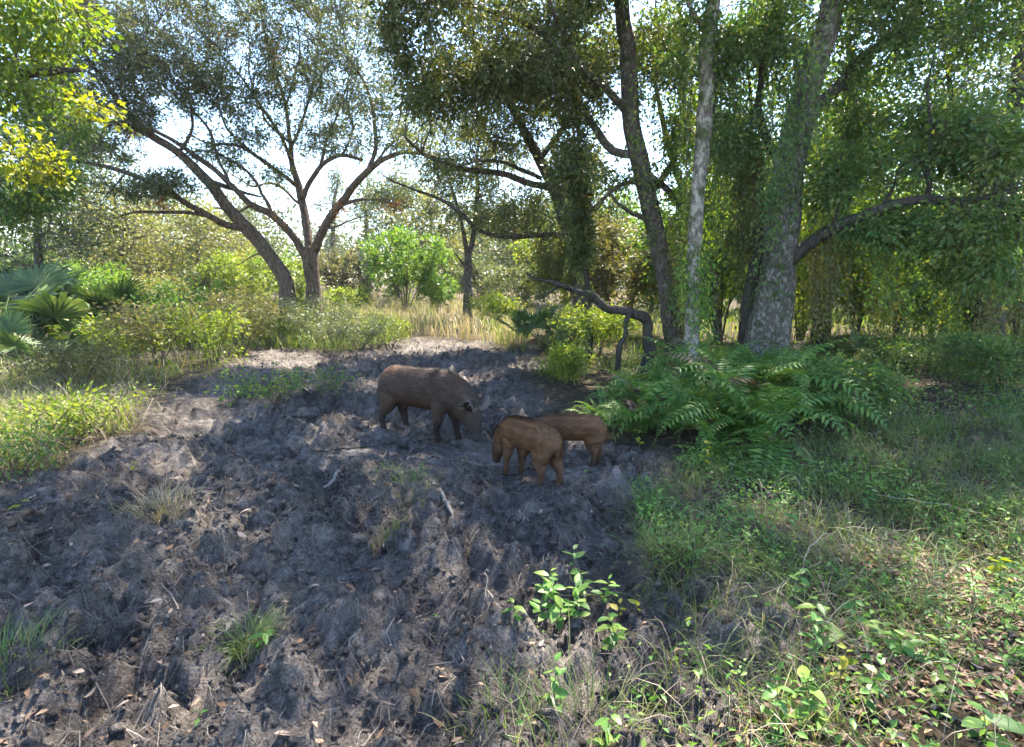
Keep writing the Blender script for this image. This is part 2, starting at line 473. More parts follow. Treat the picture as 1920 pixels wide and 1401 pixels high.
def ground_mat():
    m, n, l, b, out = new_mat('sandy_soil')
    tc = n.new('ShaderNodeTexCoord')
    at = n.new('ShaderNodeAttribute'); at.attribute_name = 'soil'

    def noise(scale, detail=6, rough=.6):
        x = n.new('ShaderNodeTexNoise'); x.inputs['Scale'].default_value = scale; x.inputs['Detail'].default_value = detail; x.inputs['Roughness'].default_value = rough
        l.new(tc.outputs['Object'], x.inputs['Vector']); return x

    def ramp(src, stops):
        r = n.new('ShaderNodeValToRGB')
        while len(r.color_ramp.elements) < len(stops):
            r.color_ramp.elements.new(.5)
        for e, (p, c) in zip(r.color_ramp.elements, stops):
            e.position = p; e.color = (*c, 1)
        l.new(src, r.inputs[0]); return r

    def mix(f, a, c):
        x = n.new('ShaderNodeMix'); x.data_type = 'RGBA'
        l.new(f, x.inputs[0]); l.new(a, x.inputs[6]); l.new(c, x.inputs[7]); return x.outputs[2]
    na, nb, nc = noise(1.3, 8, .62), noise(13, 8, .7), noise(90, 6, .7)
    base = ramp(na.outputs[0], [(.32, (.058, .049, .043)), (.46, (.13, .113, .102)), (.58, (.25, .225, .205)), (.74, (.38, .345, .318))])
    fine = ramp(nb.outputs[0], [(.38, (.024, .020, .018)), (.50, (.13, .114, .104)), (.66, (.36, .325, .30))])
    soil = n.new('ShaderNodeMix'); soil.data_type = 'RGBA'; soil.inputs[0].default_value = .5
    l.new(base.outputs[0], soil.inputs[6]); l.new(fine.outputs[0], soil.inputs[7])
    sp = ramp(nc.outputs[0], [(.36, (.38, .36, .35)), (.55, (1, 1, 1)), (.75, (1.5, 1.5, 1.5))])
    sm = n.new('ShaderNodeMix'); sm.data_type = 'RGBA'; sm.blend_type = 'MULTIPLY'; sm.inputs[0].default_value = .8
    l.new(soil.outputs[2], sm.inputs[6]); l.new(sp.outputs[0], sm.inputs[7])
    duff = ramp(nb.outputs[0], [(.3, (.022, .018, .013)), (.48, (.055, .043, .028)), (.60, (.095, .075, .045)), (.75, (.19, .135, .085))])
    fin = mix(at.outputs['Fac'], duff.outputs[0], sm.outputs[2])
    l.new(fin, b.inputs['Base Color'])
    b.inputs['Roughness'].default_value = .95; b.inputs['Specular IOR Level'].default_value = .12
    ad = n.new('ShaderNodeMath'); ad.operation = 'MULTIPLY_ADD'; l.new(nc.outputs[0], ad.inputs[0]); ad.inputs[1].default_value = .35; l.new(nb.outputs[0], ad.inputs[2])
    bp = n.new('ShaderNodeBump'); bp.inputs['Strength'].default_value = 1.0; bp.inputs['Distance'].default_value = .08
    l.new(ad.outputs[0], bp.inputs['Height']); l.new(bp.outputs[0], b.inputs['Normal'])
    return m


M['ground'] = ground_mat()

# ------------------------------------------------------------------ ground
def axis(lo, hi, a, b, step, g=1.07):
    mid = np.arange(a, b, step)
    up, x, s = [], mid[-1], step
    while x < hi:
        s *= g; x += s; up.append(x)
    dn, x, s = [], mid[0], step
    while x > lo:
        s *= g; x -= s; dn.append(x)
    return np.concatenate([np.array(dn[::-1]), mid, np.array(up)])


gx, gy = axis(-220, 220, -3.2, 3.2, .028, 1.09), axis(-40, 260, 1.4, 6.2, .028, 1.07)
X, Yg = np.meshgrid(gx, gy)
Z = hgt(X, Yg)
nx, ny = len(gx), len(gy)
idx = np.arange(nx * ny).reshape(ny, nx)
Q = np.stack([idx[:-1, :-1], idx[:-1, 1:], idx[1:, 1:], idx[1:, :-1]], -1).reshape(-1, 4)
sm = soil_mask(X, Yg)
gm = mkmesh('ground', np.stack([X, Yg, Z], -1).reshape(-1, 3), quads=Q, attrs={'soil': sm.ravel()}, smooth_sh=True)
ground = tag(ob('ground', gm, M['ground']), 'grey sandy soil churned up by rooting, with leaf litter around it', 'ground', kind='structure')


# ------------------------------------------------------------------ plants
class Plant:
    """A tree or bush: an Empty at its base, limbs given as polylines, then twigs and leaves grown from the limbs."""

    def __init__(s, name, label, cat, base, group=None):
        s.base = np.array(base, float)
        s.root = empty(name, s.base, label, cat, group)
        s.nodes = np.zeros((0, 3)); s.ndir = np.zeros((0, 3)); s.nrad = np.zeros(0)
        s.tw = []
        s.rs = 1.0
        s.seed = len(bpy.data.objects)

    def add(s, name, V, mat, **kw):
        return ob(name, mkmesh(name, V - s.base, **kw), mat, s.root)

    def limb(s, pts, mat, name='branch', sides=10, step=.18, jit=.03, flare=0, lump=.07, grow=True):
        """pts: (px, py, Y, radius px) in photograph pixels at a distance of Y metres."""
        w = np.array([[*P(a, b, y), r * s.rs * y / FPX] for a, b, y, r in pts])
        sp = spline(w, step)
        n = len(sp)
        s.seed += 1
        t = np.arange(n) * step
        for k in range(3):
            sp[:, k] += jit * fbm(t * 1.3 + k * 13.7, np.full(n, s.seed * 1.37), 3, 31) * np.clip(t * 2, 0, 1)
        sp[:, 3] = np.maximum(sp[:, 3], .004)
        V, Q, T = tube(sp[:, :3], sp[:, 3], sides, lump, s.seed, flare)
        s.add(name, V, mat, quads=Q, tris=T, smooth_sh=True)
        if grow:
            s.nodes = np.concatenate([s.nodes, sp[:, :3]])
            s.ndir = np.concatenate([s.ndir, nrm(np.gradient(sp[:, :3], axis=0))])
            s.nrad = np.concatenate([s.nrad, sp[:, 3]])
        return sp

    def grow(s, tg, K=7, r1=.004, rk=.5, bend=.45, droop=0.0, wob=.05, rmax=.05):
        """Curved shoots from the nearest limb point to each target; returns their points."""
        out_i = np.empty(len(tg), int)
        for a in range(0, len(tg), 500):
            d = ((tg[a:a + 500, None, :] - s.nodes[None]) ** 2).sum(-1)
            d = d * (1 + .25 * rng.random(d.shape))
            out_i[a:a + 500] = d.argmin(1)
        S0 = s.nodes[out_i]; D0 = s.ndir[out_i]
        Ln = np.linalg.norm(tg - S0, axis=1)
        to = nrm(tg - S0)
        c = S0 + nrm(D0 * .5 + to + np.array([0, 0, .35])) * (Ln * bend)[:, None]
        t = np.linspace(0, 1, K)[None, :, None]
        pts = (1 - t) ** 2 * S0[:, None] + 2 * (1 - t) * t * c[:, None] + t ** 2 * tg[:, None]
        pts = pts + rng.normal(size=pts.shape) * (wob * Ln)[:, None, None] * np.sin(math.pi * t) ** .5 * .5
        pts[:, :, 2] -= droop * Ln[:, None] * (np.linspace(0, 1, K) ** 2)[None]
        r0 = np.minimum(np.minimum(s.nrad[out_i] * rk, .004 + .012 * Ln), rmax)
        s.nodes = np.concatenate([s.nodes, pts[:, 1:].reshape(-1, 3)])
        dd = nrm(np.gradient(pts, axis=1))
        s.ndir = np.concatenate([s.ndir, dd[:, 1:].reshape(-1, 3)])
        tt = np.linspace(0, 1, K)[None, 1:]
        s.nrad = np.concatenate([s.nrad, (r0[:, None] * (1 - tt) + r1 * tt).ravel()])
        s.tw.append((pts, r0, np.full(len(pts), r1)))
        return pts

    def flush_twigs(s, mat, sides=4, name='twigs'):
        Vs, Qs, n = [], [], 0
        for pts, r0, r1 in s.tw:
            V, Q = tube_batch(pts, r0, r1, sides)
            Vs.append(V); Qs.append(Q + n); n += len(V)
        s.tw = []
        if Vs:
            tag(s.add(name, np.concatenate(Vs), mat, quads=np.concatenate(Qs)), kind='stuff')

    def leaves(s, pts, per, mat, L=(.05, .08), asp=.36, spread=.10, t0=.25, up=.5, droop=.25, name='crown', tint=None, clump=.25):
        """Leaves along shoots."""
        Mn, K, _ = pts.shape
        N = Mn * per
        i = np.repeat(np.arange(Mn), per)
        t = t0 + (1 - t0) * rng.random(N)
        f = t * (K - 1); k = np.minimum(f.astype(int), K - 2); fr = (f - k)[:, None]
        c = pts[i, k] * (1 - fr) + pts[i, k + 1] * fr
        td = nrm(pts[i, k + 1] - pts[i, k])
        off = rng.normal(size=(N, 3))
        c = c + off * spread * rng.random((N, 1)) ** .5
        d = nrm(td * .6 + nrm(off) * .9 + np.array([0, 0, -droop]))
        ln = rng.uniform(L[0], L[1], N)
        far = s.base[1] > 9.9
        V, T = leaf_batch(c, d, ln, ln * asp * rng.uniform(.8, 1.25, N) * (1.15 if far else 1), up, single=far)
        cl = rng.random(Mn)[i]
        ti = np.clip(clump * cl + (1 - clump) * rng.random(N) if tint is None else tint[0] + (tint[1] - tint[0]) * (clump * cl + (1 - clump) * rng.random(N)), 0, 1)
        return tag(s.add(name, V, mat, tris=T, attrs={'tint': np.repeat(ti, 3 if far else 4)}), kind='stuff')


def puff_targets(puffs, mult=1.0, gap=.45):
    """puffs: (px, py, Y, rx px, ry px, rd m, count) -> random points inside ellipsoids standing in the place."""
    out = []
    for a, b, y, rx, ry, rd, n in puffs:
        n = max(1, int(n * mult))
        v = nrm(rng.normal(size=(n * 3, 3))) * (rng.random((n * 3, 1)) ** (1 / 2.2)) * 1.12
        c = P(a, b, y)
        q = c + v * np.array([rx * y / FPX, rd, ry * y / FPX])
        g = fbm(q[:, 0] * 1.25 + q[:, 1] * .5, q[:, 2] * 1.25 - q[:, 1] * .4, 2, 201) + rng.normal(0, .12, len(q))
        out.append(q[np.argsort(-g * gap + .9 * rng.random(len(q)))[:n]] if n > 3 else q[:n])
    return np.concatenate(out)


DENS = 2.1


def crown(pl, puffs, big, small, per, leaf, twig=M['twig'], L=(.05, .08), asp=.36, spread=.1, up=.5, droop=.25, r1=.004, sub=.35, wob=.06, tsides=4, bend=.45, tdroop=0.0, t0=.25, clumpy=False):
    """Two orders of shoots into the puffs, then leaves on the outer order."""
    gp = .8 if clumpy else .15
    tg = puff_targets(puffs, big, gp)
    pl.grow(tg, 7, r1 * 1.5, .6, bend, tdroop, wob)
    if clumpy:
        small, per, spread = small * .5, per * 1.35, spread * 1.0
    t2 = puff_targets(puffs, small, gp)
    p2 = pl.grow(t2, 4, r1, .6, bend, tdroop, wob)
    pl.leaves(p2, int(per * DENS), leaf, (L[0] * 1.15, L[1] * 1.3), asp * 1.1, spread * 1.35, t0, up, droop)
    pl.flush_twigs(twig, 3)


def tree_base(px, py, Y):
    p = P(px, py, Y); p[2] = hz(p[0], p[1]); return p


def foot(px, Y):
    """Photograph row of the ground at a distance Y below pixel column px."""
    p = P(px, 700, Y); z = hz(p[0], Y) - .12
    v_num = (CAMH - z) * cP - Y * sP
    v_den = Y * cP + (CAMH - z) * sP
    return IH / 2 + FPX * v_num / v_den

# ------------------------------------------------------------------ trees
def oak_leaning():
    Y = 18.0
    t = Plant('oak_tree', 'leaning oak whose bare trunk bends far over to the left above the clearing', 'tree', tree_base(540, 590, Y), 'oaks across the clearing')
    t.rs = .82
    b = M['bark_brown']
    t.limb([(540, foot(540, Y), Y, 21), (537, 540, Y, 17), (512, 490, Y, 16), (478, 445, Y - .2, 14.5), (432, 392, Y - .5, 13), (385, 335, Y - .8, 11), (335, 288, Y - 1.1, 9),
            (285, 255, Y - 1.4, 8), (238, 212, Y - 1.7, 6.5), (200, 160, Y - 2, 4.5), (160, 100, Y - 2.2, 3), (150, 40, Y - 2.3, 1.8)], b, 'trunk', 14, flare=.2)
    t.limb([(462, 428, Y - .3, 8), (425, 420, Y - .6, 7.5), (385, 402, Y - 1, 7), (340, 375, Y - 1.4, 6), (270, 335, Y - 1.8, 5), (200, 312, Y - 2.2, 4.2), (120, 300, Y - 2.5, 3), (60, 296, Y - 2.8, 1.5)], b)
    t.limb([(400, 408, Y - .9, 4.5), (360, 400, Y - 1.2, 4), (300, 397, Y - 1.6, 3.5), (250, 398, Y - 1.9, 2.5), (212, 410, Y - 2.1, 1)], b)
    t.limb([(385, 338, Y - .8, 6), (420, 350, Y - .4, 5.5), (450, 360, Y - .2, 4), (490, 372, Y, 2)], b)
    t.limb([(500, 470, Y, 2.4), (478, 480, Y, 1.8), (462, 490, Y, 1.2), (445, 500, Y, .7)], b, grow=False)
    t.limb([(285, 255, Y - 1.4, 6), (220, 232, Y - 2, 5), (150, 225, Y - 2.4, 4), (75, 222, Y - 2.7, 2)], b)
    t.limb([(238, 212, Y - 1.7, 4), (228, 150, Y - 1.8, 3), (250, 90, Y - 1.8, 2), (300, 40, Y - 1.8, 1)], b)
    t.limb([(335, 288, Y - 1.1, 4), (360, 240, Y - 1, 3), (350, 170, Y - 1, 2), (330, 100, Y - 1, 1)], b)
    t.limb([(240, 320, Y - 2, 2.2), (215, 350, Y - 2.1, 1.6), (185, 380, Y - 2.2, .8)], b, grow=False)
    pf = [(170, 60, 15.8, 70, 70, 1.5, 40), (215, 140, 16, 60, 60, 1.3, 35), (130, 180, 15.6, 60, 60, 1.3, 30), (270, 90, 16, 70, 60, 1.4, 40), (310, 160, 16.5, 60, 50, 1.4, 30),
          (95, 260, 15.5, 60, 40, 1.2, 28), (180, 275, 16, 70, 30, 1.2, 26), (250, 350, 16, 70, 22, 1, 20), (340, 345, 16.5, 60, 25, 1, 18), (200, -60, 16, 150, 80, 2, 60), (60, 160, 15.4, 60, 60, 1.4, 30), (245, 215, 16.2, 40, 30, .8, 26)]
    crown(t, pf, 1.0, 5.0, 11, M['oak_grey'], L=(.06, .10), asp=.30, spread=.10, r1=.0045, t0=.05)
    o = t.leaves(t.grow(puff_targets([(262, 238, 16.4, 28, 20, .4, 12), (85, 205, 15.6, 26, 14, .3, 8), (300, 385, 16.4, 35, 12, .5, 8)]), 6), 26, M['orange'], (.10, .2), .1, .08, .4, .3, 0, 'dead_leaves')
    t.flush_twigs(M['twig'])


def oak_forked():
    Y = 18.6
    t = Plant('oak_tree', 'upright oak with a furrowed trunk forking into three limbs beside the leaning oak', 'tree', tree_base(590, 590, Y), 'oaks across the clearing')
    t.rs = .8
    b = M['bark_brown']
    t.limb([(592, foot(592, Y), Y, 21), (588, 560, Y, 17.5), (585, 520, Y, 16.5), (582, 480, Y, 17), (581, 462, Y, 15)], b, 'trunk', 14, flare=.2)
    t.limb([(574, 485, Y, 9), (548, 440, Y - .3, 8.5), (512, 405, Y - .6, 8), (470, 385, Y - .9, 7), (430, 345, Y - 1.2, 6), (380, 300, Y - 1.5, 5.5), (320, 262, Y - 1.8, 4.5), (275, 240, Y - 2, 3)], b)
    t.limb([(582, 475, Y, 10), (576, 430, Y + .2, 9.5), (566, 385, Y + .4, 9), (560, 350, Y + .5, 8), (548, 310, Y + .6, 6.5), (545, 270, Y + .7, 5), (535, 200, Y + .8, 4), (510, 110, Y + .9, 2.8), (490, 20, Y + 1, 1.5)], b)
    t.limb([(590, 470, Y, 10), (606, 430, Y - .3, 9.5), (632, 390, Y - .6, 9), (668, 345, Y - .9, 8), (700, 310, Y - 1.2, 7), (740, 290, Y - 1.5, 5), (790, 290, Y - 1.8, 3.5), (840, 300, Y - 2, 1.5)], b)
    t.limb([(567, 375, Y + .4, 6), (580, 345, Y + .2, 5.5), (605, 310, Y, 5), (640, 293, Y - .2, 4.5), (680, 300, Y - .5, 3)], b)
    t.limb([(690, 320, Y - 1, 5), (704, 280, Y - 1, 4.5), (700, 220, Y - 1, 4), (685, 160, Y - 1, 3), (655, 110, Y - 1, 2), (640, 40, Y - 1, 1.2)], b)
    t.limb([(560, 352, Y + .5, 5), (525, 325, Y, 4.5), (480, 292, Y - .4, 4), (440, 270, Y - .8, 3.2), (390, 268, Y - 1.1, 2.2), (340, 245, Y - 1.4, 1.2)], b)
    t.limb([(548, 310, Y + .6, 4), (530, 260, Y + .3, 3.5), (490, 200, Y, 3), (450, 140, Y - .2, 2.2), (400, 90, Y - .4, 1.2)], b)
    t.limb([(480, 292, Y - .4, 3), (430, 250, Y - .6, 2.6), (410, 200, Y - .8, 2.2), (360, 140, Y - 1, 1.2)], b)
    t.limb([(545, 280, Y + .6, 3.5), (570, 220, Y + .4, 3), (590, 140, Y + .3, 2.2), (600, 50, Y + .2, 1.2)], b)
    t.limb([(635, 387, Y - .6, 4.5), (680, 373, Y - .9, 4), (725, 378, Y - 1.2, 3), (775, 390, Y - 1.5, 1.5)], b)
    t.limb([(600, 312, Y, 3.4), (618, 250, Y + .3, 2.8), (640, 190, Y + .5, 2), (680, 90, Y + .6, 1)], b)
    for pts in ([(512, 405, Y - .6, 4), (480, 340, Y - .8, 3.4), (430, 300, Y - 1, 2.6), (370, 285, Y - 1.2, 1.8), (300, 300, Y - 1.4, .8)],
                [(430, 345, Y - 1.2, 3.6), (400, 260, Y - 1.2, 3), (350, 200, Y - 1.2, 2.2), (290, 150, Y - 1.2, 1)], [(565, 385, Y + .4, 3.6), (520, 350, Y + .8, 3), (470, 345, Y + 1, 2.2), (420, 320, Y + 1.2, 1)],
                [(640, 293, Y - .2, 3), (660, 250, Y, 2.6), (650, 170, Y + .2, 2), (670, 60, Y + .3, 1)], [(545, 270, Y + .7, 3), (500, 230, Y + .6, 2.6), (470, 150, Y + .6, 2), (465, 40, Y + .6, 1)],
                [(535, 200, Y + .8, 2.6), (560, 120, Y + .9, 2), (555, 20, Y + 1, 1)], [(700, 310, Y - 1.2, 3), (745, 250, Y - 1.2, 2.4), (760, 170, Y - 1.2, 1.8), (740, 80, Y - 1.2, 1)], [(606, 430, Y - .3, 3), (640, 420, Y - .6, 2.2), (690, 400, Y - .8, 1.2)],
                [(470, 385, Y - .9, 3), (440, 400, Y - 1.1, 2), (400, 390, Y - 1.3, 1)]):
        t.limb(pts, b, jit=.07)
    pf = [(350, 70, 18, 80, 70, 2, 42), (440, 60, 18, 80, 70, 2, 42), (530, 60, 19, 80, 70, 2, 46), (620, 70, 18.5, 80, 80, 2, 46), (700, 110, 17.8, 60, 80, 1.8, 34), (380, 165, 17.5, 70, 50, 1.6, 30),
          (470, 170, 18, 70, 50, 1.8, 32), (560, 170, 19, 70, 60, 1.8, 36), (640, 190, 18.5, 60, 60, 1.8, 30), (730, 220, 17.5, 50, 50, 1.5, 22), (780, 270, 17, 50, 36, 1.4, 18), (590, 270, 19, 50, 40, 1.4, 18),
          (470, 250, 18, 60, 36, 1.4, 20), (400, 280, 17.5, 50, 30, 1.3, 16), (660, 270, 18, 45, 30, 1.2, 14), (500, 330, 18.5, 50, 24, 1.2, 12), (450, -80, 18, 200, 90, 3, 80), (640, -90, 18.5, 170, 100, 3, 80), (740, 370, 17.5, 50, 20, 1, 12)]
    crown(t, pf, 1.0, 5.0, 11, M['oak_grey'], L=(.06, .10), asp=.30, spread=.10, r1=.0045, t0=.05)
    t.leaves(t.grow(puff_targets([(430, 55, 18, 50, 20, .5, 10), (500, 100, 18, 40, 18, .4, 8), (640, 395, 18, 26, 16, .3, 8), (735, 385, 17.4, 40, 12, .4, 8), (520, 415, 18, 26, 20, .4, 8)]), 6), 24, M['orange'], (.09, .17), .12, .09, .4, .3, 0, 'dead_leaves')
    t.flush_twigs(M['twig'])


def thin_tree():
    Y = 20.0
    t = Plant('young_oak_tree', 'slender young tree with a forked stem standing in the golden grass', 'tree', tree_base(876, 590, Y))
    b = M['bark_grey']
    t.limb([(877, foot(877, Y), Y, 10), (877, 550, Y, 8), (877, 510, Y, 7.5), (878, 475, Y, 7)], b, 'trunk', 10, flare=.3)
    t.limb([(878, 480, Y, 5.5), (888, 440, Y, 5), (893, 395, Y, 4.5), (895, 350, Y, 4), (893, 300, Y, 3), (900, 240, Y, 1.6), (890, 190, Y, .8)], b)
    t.limb([(876, 478, Y, 4.5), (870, 445, Y - .2, 4), (862, 400, Y - .4, 3.2), (845, 345, Y - .6, 2.4), (838, 320, Y - .7, 1)], b)
    t.limb([(874, 500, Y, 2.6), (862, 488, Y - .2, 2), (850, 470, Y - .3, 1)], b)
    pf = [(800, 330, 20, 60, 40, 1.5, 16), (960, 300, 20.5, 60, 60, 1.5, 20), (960, 400, 20.5, 60, 50, 1.5, 18), (830, 230, 20, 70, 50, 1.5, 20), (890, 260, 20, 60, 50, 1.5, 30), (850, 330, 19.6, 50, 40, 1.3, 22), (920, 330, 20, 50, 40, 1.3, 18), (900, 400, 20, 50, 30, 1.2, 14), (840, 400, 19.5, 36, 36, 1, 12)]
    crown(t, pf, 1.0, 5.0, 10, M['oak_grey'], L=(.06, .10), asp=.32, spread=.11, t0=.05)


def arching_tree():
    Y = 14.0
    t = Plant('arching_oak_tree', 'pale arching oak behind the palmetto with long limbs reaching left', 'tree', tree_base(1085, 620, Y))
    b = M['bark_grey']
    t.limb([(1092, foot(1092, Y), Y, 17), (1085, 540, Y, 14), (1072, 470, Y, 13), (1055, 400, Y, 12), (1030, 340, Y, 11), (1005, 290, Y, 9.5), (985, 250, Y, 8), (960, 200, Y, 6.5), (930, 150, Y, 5), (890, 90, Y, 3), (860, 30, Y, 1.6)], b, 'trunk', 12, flare=.4)
    t.limb([(1035, 350, Y, 7), (1000, 345, Y - .1, 6), (950, 328, Y - .2, 5.5), (900, 322, Y - .4, 5), (840, 310, Y - .6, 4.2), (790, 285, Y - .8, 3), (760, 255, Y - 1, 1.5)], b)
    t.limb([(1015, 335, Y, 4), (960, 308, Y + .2, 3.4), (910, 300, Y + .3, 2.4), (860, 310, Y + .4, 1.2)], b)
    t.limb([(1075, 440, Y, 5), (1020, 440, Y - .4, 4.5), (960, 447, Y - .8, 4.2), (905, 435, Y - 1.1, 4), (870, 405, Y - 1.4, 3.6), (835, 380, Y - 1.6, 3.2), (785, 358, Y - 1.9, 2.4), (740, 340, Y - 2.1, 1.6), (705, 318, Y - 2.3, .8)], b)
    t.limb([(1010, 300, Y, 5), (1050, 250, Y + .4, 4.4), (1080, 180, Y + .6, 3.4), (1090, 100, Y + .8, 2.2), (1080, 20, Y + .9, 1.2)], b)
    t.limb([(1065, 430, Y, 4.5), (1110, 400, Y + .5, 3.6), (1140, 360, Y + .8, 2.6), (1160, 330, Y + 1, 1.5)], b)
    t.limb([(940, 165, Y, 5), (880, 60, Y - .4, 4.6), (800, -60, Y - .8, 4), (700, -150, Y - 1.2, 3.2), (580, -210, Y - 1.6, 2)], b)  # this limb and the next are out of view, added to carry shading leaves
    t.limb([(800, -60, Y - .8, 3), (740, -180, Y - .4, 2.6), (720, -300, Y, 1.6)], b)
    pf = [(800, -110, 13, 110, 60, 1.6, 44), (690, -150, 12.8, 110, 60, 1.6, 44), (580, -200, 12.5, 110, 60, 1.6, 40), (720, -290, 13.6, 130, 70, 1.8, 44), (900, -200, 13.6, 130, 70, 1.8, 40), (480, -220, 12.4, 90, 60, 1.5, 26), (900, 110, 13.6, 90, 60, 1.5, 46), (980, 160, 13.8, 80, 60, 1.5, 40), (850, 200, 13.5, 70, 50, 1.4, 26), (950, 250, 13.8, 70, 40, 1.3, 26), (1040, 200, 14.2, 70, 70, 1.5, 34), (1080, 320, 14.3, 50, 60, 1.2, 30),  # leading puffs lie out of view, added to shade the dirt on the left
          (990, 400, 13.8, 60, 40, 1.2, 26), (1050, 480, 14, 50, 50, 1.1, 32), (930, 420, 13.4, 50, 30, 1, 12), (860, 330, 13.4, 50, 26, 1, 10), (1000, 60, 14, 110, 60, 1.8, 44), (950, -60, 14, 160, 80, 2.4, 60), (1020, 510, 14.2, 40, 40, .9, 20)]
    crown(t, pf, .8, 4.0, 12, M['oak'], L=(.05, .085), asp=.36, spread=.11, t0=.1)
    t.leaves(t.grow(puff_targets([(945, 262, 13.8, 26, 22, .4, 12), (905, 318, 13.6, 20, 10, .3, 6)]), 6), 24, M['gold'], (.07, .12), .3, .08, .4, .3, .2, 'yellowed_leaves')
    t.flush_twigs(M['twig'])


def dark_oak():
    Y = 10.0
    t = Plant('oak_tree', 'dark barked oak curving up behind the ferns with limbs over the clearing', 'tree', tree_base(1268, 660, Y))
    b = M['bark_grey']
    t.limb([(1270, foot(1270, Y), Y, 24), (1262, 610, Y, 18.5), (1250, 540, Y, 17), (1235, 470, Y, 16.5), (1217, 390, Y, 16.5), (1200, 310, Y, 16), (1186, 240, Y, 15.5), (1178, 170, Y, 15), (1175, 90, Y, 13.5), (1170, 0, Y, 12), (1160, -120, Y, 10), (1175, -260, Y, 6), (1190, -380, Y, 3)], b, 'trunk', 16, flare=.35)
    t.limb([(1190, 290, Y, 8), (1150, 285, Y + .1, 7.5), (1120, 250, Y + .2, 7), (1085, 190, Y + .3, 6.5), (1060, 120, Y + .2, 6), (1020, 70, Y, 5.5), (975, 42, Y - .2, 5), (920, 25, Y - .4, 4), (860, 5, Y - .6, 3), (800, 10, Y - .8, 1.5)], b)
    t.limb([(1176, 210, Y, 8), (1140, 170, Y - .2, 7), (1100, 135, Y - .4, 6), (1070, 90, Y - .5, 5), (1040, 20, Y - .6, 4), (1000, -60, Y - .8, 2.5)], b)
    t.limb([(1060, 130, Y + .2, 4), (1000, 105, Y, 3.4), (930, 110, Y - .2, 2.6), (860, 120, Y - .4, 1.6), (800, 150, Y - .6, .9)], b)
    t.limb([(1215, 330, Y, 7), (1240, 345, Y + .3, 6), (1265, 375, Y + .5, 4.6), (1285, 420, Y + .6, 2.5)], b)
    t.limb([(1230, 350, Y + .3, 7), (1262, 310, Y + .6, 6), (1275, 250, Y + .8, 5), (1280, 170, Y + .9, 3.6), (1270, 80, Y + 1, 2.4), (1290, -20, Y + 1, 1.5)], b)
    t.limb([(1205, 345, Y, 4.5), (1170, 345, Y - .2, 3.6), (1130, 378, Y - .3, 2.6), (1100, 400, Y - .4, 1.2)], b)
    t.limb([(1212, 410, Y, 5), (1185, 400, Y - .2, 4), (1160, 380, Y - .3, 3), (1140, 350, Y - .3, 1.4)], b)
    t.limb([(1165, -100, Y, 6), (1080, -170, Y - .6, 5), (980, -200, Y - 1.2, 4), (860, -220, Y - 1.8, 2.5)], b)
    pf = [(800, 60, 9.4, 80, 60, 1.0, 60), (880, 60, 9.4, 80, 60, 1.0, 70), (840, 140, 9.5, 90, 50, 1.0, 66), (920, 140, 9.6, 90, 50, 1.0, 66), (970, 90, 9.8, 80, 60, 1, 60), (1040, 60, 9.8, 70, 60, 1, 50), (790, 180, 9.4, 60, 36, .8, 26),
          (1010, 170, 10, 70, 50, 1, 42), (1080, 120, 10, 60, 60, 1, 36), (1090, 230, 10.2, 50, 60, .9, 36), (1060, 300, 10.2, 40, 50, .8, 26), (1140, 60, 10, 50, 70, 1, 34), (1230, 60, 10.6, 60, 80, 1, 40), (1270, 170, 10.8, 50, 80, .9, 40), (1150, 360, 10, 50, 50, .8, 20),
          (1280, 300, 10.6, 40, 60, .8, 26), (900, -60, 9.2, 180, 70, 1.6, 90), (1060, -120, 9.6, 160, 90, 1.8, 90), (850, -180, 8.8, 200, 80, 1.8, 80), (1180, -260, 10, 160, 120, 2, 90), (1000, -300, 9, 200, 100, 2, 80)]
    crown(t, pf, .22, 1.5, 24, M['oak_dark'], L=(.045, .075), asp=.40, spread=.12, clumpy=True)
    t.limb([(1170, -280, Y, 7), (1100, -400, Y - .8, 6), (980, -480, Y - 1.6, 4.5), (820, -520, Y - 2.4, 3)], b)  # unseen limb added to carry the shading leaves below
    up = [(1080, -420, 8.4, 160, 90, 1.3, 36), (930, -470, 7.8, 170, 90, 1.3, 36), (780, -500, 7.2, 170, 100, 1.3, 34), (1220, -480, 8.4, 170, 100, 1.3, 34), (1000, -620, 7.4, 240, 100, 1.5, 40), (640, -460, 7.4, 150, 100, 1.3, 28), (820, -360, 8.6, 150, 60, 1.2, 26), (1150, -640, 7.0, 200, 120, 1.4, 36), (1300, -620, 6.6, 180, 120, 1.3, 30)]  # unseen leaf masses overhead, added to shade the foreground soil
    t.grow(puff_targets(up, .25), 7)
    t.leaves(t.grow(puff_targets(up, 1.5, 1.0), 4), 30, M['oak_dark'], (.085, .125), .45, .26, .2, .6, .3, 'shade_crown')
    t.flush_twigs(M['twig'], 3)


def ivy_stem():
    Y = 11.0
    t = Plant('ivy_clad_tree', 'thin straight tree wrapped in ivy rising behind the fallen bough', 'tree', tree_base(1102, 640, Y))
    b = M['bark_dark']
    t.limb([(1104, foot(1104, Y), Y, 8), (1103, 560, Y, 6), (1100, 480, Y, 5.5), (1098, 400, Y, 5.5), (1090, 320, Y, 5), (1085, 250, Y, 4.5), (1070, 150, Y, 4), (1075, 50, Y, 3), (1070, -60, Y, 2)], b, 'trunk', 10)
    pf = [(1095, 480, 11, 24, 60, .3, 40), (1095, 380, 11, 34, 60, .4, 50), (1085, 280, 11, 40, 60, .5, 50), (1080, 180, 11, 45, 60, .5, 40), (1075, 60, 11, 60, 70, .7, 40)]
    crown(t, pf, .3, 1.6, 22, M['oak_dark'], L=(.04, .07), asp=.55, spread=.09, clumpy=True)


